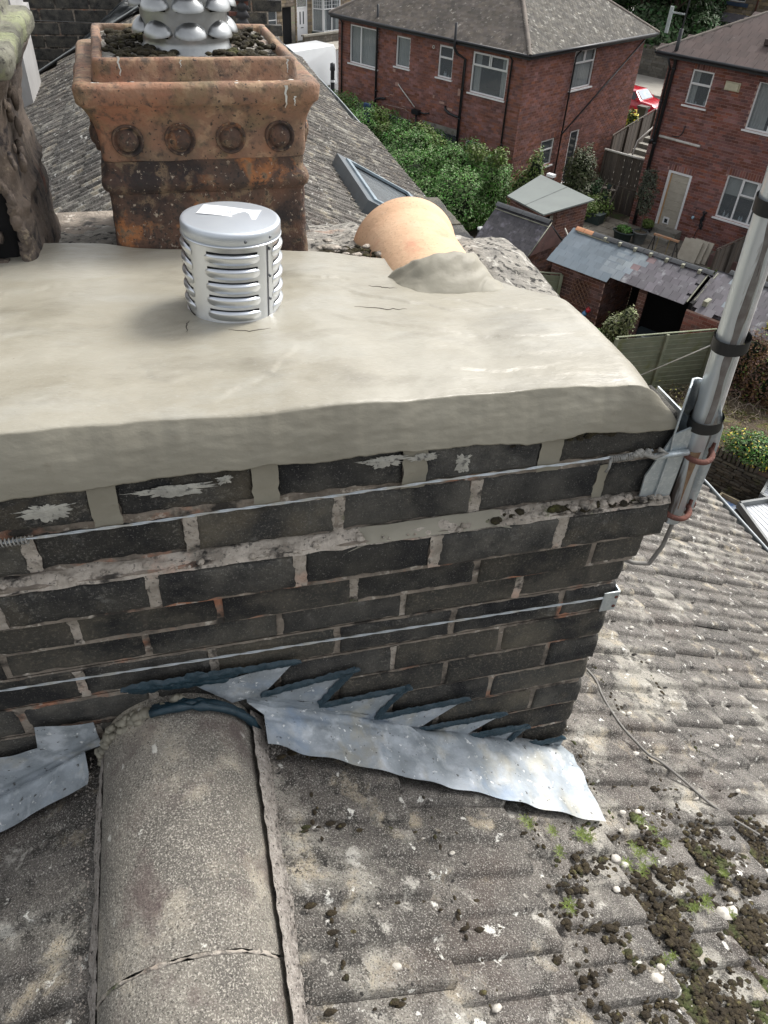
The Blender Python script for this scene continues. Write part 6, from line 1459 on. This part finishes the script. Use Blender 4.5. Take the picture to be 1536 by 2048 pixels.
bp_ = thing('blue_post', 'upright blue board sticking out of the hedge', 'post', G(-24.9, 25.2, 0), GR); m_ = MB(); m_.box((-.18,-.05,0),(.18,.05,3.15)); fixn(obj('board', m_, mat("blue_paint", (.015,.05,.14), None, 3, .5, 0), bp_))
# ------------------------------------------------------------ vehicles
def car(name, label, loc, rz, paint):
    t = thing(name, label, 'car', loc, rz); L_, W_ = 3.9, 1.7
    prof = [(-1.95,.45),(-1.93,.80),(-1.70,.93),(-.95,1.0),(-.45,1.42),(.95,1.46),(1.62,1.05),(1.88,.98),(1.95,.55),(1.9,.28),(-1.88,.28)]
    mb = MB()
    ys = (-1, -.93, -.6, .6, .93, 1); n = len(prof)
    for y in ys:
        for x, z in prof:
            inn = (z > 1.0)*.20*((z-1.0)/.46); k = abs(y) > .95
            mb.v.append((x*(.985 if k else 1), y*(W_/2-inn), z-(.02 if k else 0)+(.03 if abs(y) < .7 and z > 1.3 else 0)))
    for j in range(len(ys)-1):
        for k in range(n): mb.f.append((j*n+k, j*n+(k+1) % n, (j+1)*n+(k+1) % n, (j+1)*n+k))
    mb.f.append(tuple(range(n))); mb.f.append(tuple((len(ys)-1)*n+k for k in range(n-1, -1, -1)))
    o = obj('body', mb, paint, t, True); fixn(o)
    md = o.modifiers.new('b', 'BEVEL'); md.width = .05; md.segments = 3
    gl = mat("car_glass", (.012,.014,.016), None, 2, .05, 0, spec=.8)
    def quad(name_, P, m__): m_ = MB(); m_.slab([Vector(p) for p in P], .012); o = obj(name_, m_, m__, t); fixn(o); return o
    quad('windscreen', [(-.93,-.62,1.035),(-.93,.62,1.035),(-.50,.56,1.405),(-.50,-.56,1.405)], mat("windscreen_glass", (.30,.36,.40), (.2,.25,.3), 3, .05, 0, spec=.8))
    quad('rear_window', [(1.55,.6,1.115),(1.55,-.6,1.115),(1.02,-.55,1.44),(1.02,.55,1.44)], gl)
    for s in (-1, 1):
        quad('side_window', [(-.80,s*.853,1.0),(.35,s*.853,1.0),(.35,s*.70,1.36),(-.42,s*.70,1.36)], gl); quad('side_window', [(.42,s*.853,1.0),(1.25,s*.853,1.0),(.95,s*.70,1.36),(.42,s*.70,1.36)], gl)
        m_ = MB(); m_.box((-.82,s*.86-.06,.98),(-.66,s*.86+.08,1.10)); fixn(obj('mirror', m_, paint, t))
        for x in (-1.25,1.2):
            m_ = MB(); m_.lathe([(.0,-.1),(.30,-.1),(.315,-.06),(.315,.06),(.30,.1),(.0,.1)], 24, T(x, s*.76, .31) @ Matrix.Rotation(math.pi/2, 4, 'X')); w_ = obj('wheel', m_, blackp, t, True)
            m_ = MB(); m_.lathe([(0,-.115),(.19,-.112),(.2,-.10)], 16, T(x, s*.76, .31) @ Matrix.Rotation(math.pi/2*(1 if s < 0 else -1), 4, 'X')); obj('rim', m_, alu_old, w_, True)
        m_ = MB(); m_.box((-1.96,s*.62-.14,.62),(-1.86,s*.62+.14,.76)); fixn(obj('headlight', m_, upvc, t))
    return t
car('parked_car', 'red hatchback parked in the gap between the two brick houses', G(-23.9, 46.6, .01), GR+math.radians(180), mat("red_paint", (.50,.008,.025), None, 3, .22, 0, coat=.8))
vn = thing('parked_van', 'white van parked in the side street behind the long roof', 'van', G(-39.4, 33.6, .01), GR+math.pi/2)
prof = [(-2.6,.5),(-2.6,1.05),(-2.45,1.25),(-1.75,1.35),(-1.25,2.15),(-.9,2.35),(2.45,2.40),(2.58,2.2),(2.62,.5),(2.6,.3),(-2.55,.3)]
mb = MB(); n = len(prof); ys = (-1, -.94, .94, 1)
for y in ys:
    for x, z in prof: mb.v.append((x*(.985 if abs(y) > .95 else 1), y*(.95-.10*max(0, z-1.3)), z-(.03 if abs(y) > .95 and z > 1 else 0)))
for j in range(3):
    for k in range(n): mb.f.append((j*n+k, j*n+(k+1) % n, (j+1)*n+(k+1) % n, (j+1)*n+k))
mb.f.append(tuple(range(n))); mb.f.append(tuple(3*n+k for k in range(n-1, -1, -1)))
vpaint = mat("white_paint", (.74,.76,.77), (.7,.72,.73), 1, .3, 0, coat=.5); o = obj('body', mb, vpaint, vn, True); fixn(o); md = o.modifiers.new('b', 'BEVEL'); md.width = .07; md.segments = 3
for P, nm in (([(-1.72,-.78,1.38),(-1.72,.78,1.38),(-1.28,.74,2.10),(-1.28,-.74,2.10)], 'windscreen'), ([(2.61,.70,1.3),(2.61,.06,1.3),(2.60,.06,2.0),(2.60,.66,2.0)], 'rear_door'), ([(2.61,-.06,1.3),(2.61,-.70,1.3),(2.60,-.66,2.0),(2.60,-.06,2.0)], 'rear_door')):
    m_ = MB(); m_.slab([Vector(p) for p in P], .02); fixn(obj(nm, m_, vpaint if 'door' in nm else MATS["car_glass"], vn))
for s in (-1, 1):
    m_ = MB(); m_.slab([Vector(p) for p in ((-1.6,s*.955,1.35),(-.75,s*.955,1.35),(-.75,s*.88,2.05),(-1.2,s*.88,2.05))], .015); fixn(obj('side_window', m_, MATS["car_glass"], vn))
    for x in (-1.7,1.7): m_ = MB(); m_.lathe([(.0,-.1),(.31,-.1),(.33,-.06),(.33,.06),(.31,.1),(.0,.1)], 22, T(x, s*.84, .34) @ Matrix.Rotation(math.pi/2, 4, 'X')); obj('wheel', m_, blackp, vn, True)
bl = thing('bollard', 'black street bollard with a white band near the corner of the left house', 'bollard', G(-37.9, 35.3, 0), GR); m_ = MB(); m_.lathe([(.16,0),(.13,.1),(.12,1.2),(.16,1.25),(.14,1.6),(0,1.65)], 14); obj('post', m_, blackp, bl, True); m_ = MB(); m_.lathe([(.135,.62),(.135,.74)], 14); obj('band', m_, upvc, bl, True)
# ------------------------------------------------------------ terrace across the street (facade at u = -51, seen from +u)
stone_y = mat("sandstone", (.27,.205,.125), (.18,.14,.095), 1.2, .9, .8, .01, 12, var=.38, hv=.012)
stone_g = mat("grey_sandstone", (.15,.13,.105), (.10,.09,.075), 1.2, .9, .8, .01, 12, var=.3)
mort_s = mat("sand_mortar", (.20,.17,.13), None, 3, .95, .3)
blue_s = mat("blue_lintel", (.045,.075,.13), (.035,.055,.10), 3, .7, .2)
def stonewall(parent, M, x0, x1, z0, z1, op, m__, limit, seed, h=.19, L_=.42):
    r_ = random.Random(seed); items = []; mes = [chamfer_box("block_%d" % k, m__, L_*.96, .10, h*.92, .012, .006, seed+k) for k in range(3)]
    z = z0; row = 0
    while z+h <= z1+.05:
        segs = [(x0, x1)]
        for a, b, c, d in op:
            if c < z+h*.7 and d > z+h*.3:
                ns = []
                for p, q in segs:
                    if b <= p or a >= q: ns.append((p, q)); continue
                    if a > p: ns.append((p, a))
                    if b < q: ns.append((b, q))
                segs = ns
        for p, q in segs:
            x = p
            while x < q-.05:
                w_ = min(q-x, L_*r_.uniform(.5, 1.3)); items.append((M @ T(x+w_/2, .03+r_.uniform(-.012, .006), z+h/2) @ Sc(w_/L_, 1, 1), r_.choice(mes))); x += w_
        z += h; row += 1
    pieces(parent, 'stone_block', items, limit)
    xs = sorted({x0, x1, *[v for o in op for v in o[:2]]}); zs = sorted({z0, z1, *[v for o in op for v in o[2:4]]}); mb = MB()
    for a, b in zip(xs[:-1], xs[1:]):
        for c, d in zip(zs[:-1], zs[1:]):
            if any(o[0] <= (a+b)/2 <= o[1] and o[2] <= (c+d)/2 <= o[3] for o in op): continue
            mb.add([tuple(M @ Vector(p)) for p in ((a, .01, c), (b, .01, c), (b, .01, d), (a, .01, d))], [(0, 1, 2, 3)])
    obj('wall', mb, mort_s, parent)
th = thing('terraced_house', 'sandstone terrace across the street with a white door and bay window, top centre', 'house', G(-51, 36, 0), GR+math.pi/2)
opt = [(3.75,5.95,.66,2.3),(6.45,7.72,-.1,2.42),(7.86,8.92,.1,2.95),(13.5,14.8,.7,2.4),(4.1,5.4,3.9,5.3),(9.7,11.3,3.9,5.3)]
stonewall(th, I4, -4, 18, 0, 6.4, opt+[(9.35,12.2,.0,2.95)], stone_y, 240, 91)
window(th, I4, *opt[0], vbars=(.5,), hbars=((.62,.5,1),(.7,0,.5)), sill=True, room=True)
window(th, I4, *opt[4], vbars=(.5,)); window(th, I4, *opt[5], vbars=(.5,)); window(th, I4, *opt[3], vbars=(.5,))
m_ = MB(); m_.box((3.2,-.10,2.32),(6.3,.05,2.72)); m_.box((4.0,-.06,5.32),(5.5,.05,5.6)); fixn(obj('lintel', m_, blue_s, th))
m_ = MB(); m_.box((6.45,.5,0),(7.72,.55,2.4)); m_.box((6.45,.04,0),(6.47,.5,2.4)); fixn(obj('passage', m_, mat("passage_dark", (.02,.02,.022), None, 2, .9, 0), th))
d = MB(); d.box((7.92,.04,.2),(8.86,.10,2.28)); dd = obj('door', d, upvc, th, label='white panelled front door'); fixn(dd)
m_ = MB()
for x in (8.16,8.48): m_.box((x,.030,1.25),(x+.10,.045,2.05))
fixn(obj('door_glass', m_, glass, dd)); m_ = MB(); m_.box((8.27,.025,1.0),(8.52,.04,1.05)); fixn(obj('letterbox', m_, blackp, dd))
m_ = MB(); m_.box((7.86,.02,.1),(7.92,.12,2.95)); m_.box((8.86,.02,.1),(8.92,.12,2.95)); m_.box((7.92,.02,2.28),(8.86,.12,2.34)); m_.box((7.92,.02,2.88),(8.86,.12,2.95)); fixn(obj('door_frame', m_, upvc, dd)); m_ = MB(); m_.box((7.92,.07,2.34),(8.86,.08,2.88)); fixn(obj('fanlight', m_, pane_m, dd))
# bay window
bay = [(9.4,0),(9.85,-.75),(11.6,-.75),(12.1,0)]
for (xa, ya), (xb, yb) in zip(bay[:-1], bay[1:]):
    dv = Vector((xb-xa, yb-ya, 0)); MM = T(xa, ya, 0) @ rotz(math.atan2(dv.y, dv.x)); L_ = dv.length
    stonewall(th, MM, 0, L_, -.3, .60, [], stone_g, 30, int(xa*10))
    window(th, MM, .03, L_-.03, .74, 2.95, vbars=((.5,) if L_ > 1.2 else ()), hbars=((.66,0,1),), curtain=3 if L_ > 1.2 else 1, sill=False, inset=-.02)
    bars = MB()
    for k in range(1, 6): bars.box((L_*k/6-.008,-.03,2.24),(L_*k/6+.008,-.018,2.9), MM)
    for k in (1, 2): bars.box((.05,-.031,2.2+k*.24),(L_-.05,-.018,2.216+k*.24), MM)
    fixn(obj('glazing_bars', bars, upvc, th))
    sl = MB(); sl.box((-.05,-.12,.60),(L_+.05,.1,.73), MM); fixn(obj('sill', sl, mat("dark_green_sill", (.03,.05,.045), None, 3, .6, 0), th))
rfm = MB(); rfm.slab([(9.2,.02,3.3),(9.7,-.95,3.0),(11.8,-.95,3.0),(12.3,.02,3.3)], .06); fixn(obj('bay_roof', rfm, slate_dk, th))
rr_ = MB(); rr_.slab([(-4,-.4,6.4),(18,-.4,6.4),(18,4.5,9.6),(-4,4.5,9.6)], .1); fixn(obj('roof', rr_, slate_dk, th)); 
gwl = thing('front_garden_wall', 'low stone garden wall in front of the white-doored terrace', 'wall', G(-49.9, 43.6, 0), GR+math.pi/2)
stonewall(gwl, I4, 0, 5.5, 0, .62, [], stone_g, 90, 97); m_ = MB(); m_.box((-.1,-.08,.64),(5.6,.25,.76)); fixn(obj('coping', m_, conc, gwl)); m_ = MB(); m_.box((0,.03,0),(5.5,.2,.6)); fixn(obj('core', m_, mort_s, gwl))
# ------------------------------------------------------------ beyond the back road: wall, trees, stone house
bw_ = thing('boundary_wall', 'long grey stone wall beyond the road behind the red car', 'wall', G(-34, 57.3, 0), GR)
stonewall(bw_, I4, 0, 34, 0.1, 1.85, [], mat("lane_stone", (.13,.12,.10), (.09,.085,.07), 1, .95, .8, .01, 10, var=.3), 120, 101, .17, .5); m_ = MB(); m_.box((0,.04,0),(34,.35,1.85)); m_.box((0,-.04,1.86),(34,.4,1.98)); fixn(obj('core', m_, stone_g, bw_))
def tree(label, u, v, h, r, n, seed, m__=leafT, size=.17, low=.25):
    t = thing('broadleaf_tree', label, 'tree', G(u, v, 0), GR, 'trees behind the boundary wall'); r_ = random.Random(seed)
    mb = MB(); mb.tube([(0,0,0),(.1,0,h*.3),(.05,.1,h*.55),(0,0,h*.8)], [.25,.2,.14,.06], 8)
    bl = []
    for k in range(11):
        a = r_.uniform(0, 6.28); z = h*(low+(.95-low)*r_.random()); q = r*(1-.35*abs(z/h-.55))*r_.uniform(.25, .7); x, y = math.cos(a)*q, math.sin(a)*q
        s = r*r_.uniform(.34, .55); bl.append((x, y, z, s, s, s*.8)); mb.tube([(0,0,z*.6),(x*.5,y*.5,z*.85),(x,y,z)], [.09,.06,.02], 6)
    obj('trunk', mb, bark, t, True); obj('crown', leaves(MB(), bl, n, size, seed, .45), m__, t)
tree('tall dark tree above the red car, behind the stone wall', -29.5, 60.5, 9.5, 4.2, 15000, 1)
tree('bright green tree left of the stone house, nearest the gap', -32.5, 62.5, 10, 4.2, 14000, 2, mat("tree_leaf_light", (.10,.19,.035), (.055,.12,.025), .4, .65, 0, var=.4, hv=.03))
tree('dark shrubby tree right beside the stone house corner', -31.2, 59.6, 6.5, 3.0, 9000, 3, leafB, low=.15)
tree('tree behind the ridge of the left house', -37.5, 64, 10, 4.5, 11000, 4)
tree('dark ivy-clad tree beside the stone house wall', -30.6, 64.5, 10, 3.6, 9000, 5, leafB, low=.2)
tree('further tree filling the gap between the roofs', -34.5, 67, 12, 5, 11000, 6)
sh_ = thing('stone_house', 'sandstone house with navy window lintels behind the trees, top right', 'house', G(-30.2, 66, 0), GR)
ops_ = [(.40,1.55,1.0,2.62),(1.95,3.1,1.0,2.62),(2.2,3.4,4.22,5.8),(5.5,7,4.2,5.8),(5.5,7,1,2.6)]
stonewall(sh_, I4, 0, 12, 0, 7, ops_, stone_y, 200, 111, .21, .45)
for o_ in ops_: window(sh_, I4, *o_, hbars=((.5,0,1),), sill=False)
m_ = MB(); m_.box((.1,-.08,2.64),(3.6,.05,3.0)); m_.box((1.9,-.12,3.95),(3.7,.05,4.18)); fixn(obj('lintel', m_, blue_s, sh_)); m_ = MB(); m_.slab([(1.4,-.8,3.02),(4.6,-.8,3.02),(4.6,0,3.5),(1.4,0,3.5)], .08); fixn(obj('porch_roof', m_, slate_p, sh_))
m_ = MB(); m_.tube([(4.35,-.1,7),(4.35,-.1,3.5)], .06, 8); obj('downpipe', m_, rust, sh_, True)
gs = thing('side_gable', 'plain dark stone side of the house behind the trees', 'wall', G(-30.2, 66.05, 0), GR+math.pi/2); m_ = MB(); m_.box((0,0,0),(9,.1,7)); fixn(obj('wall', m_, stone_g, gs))
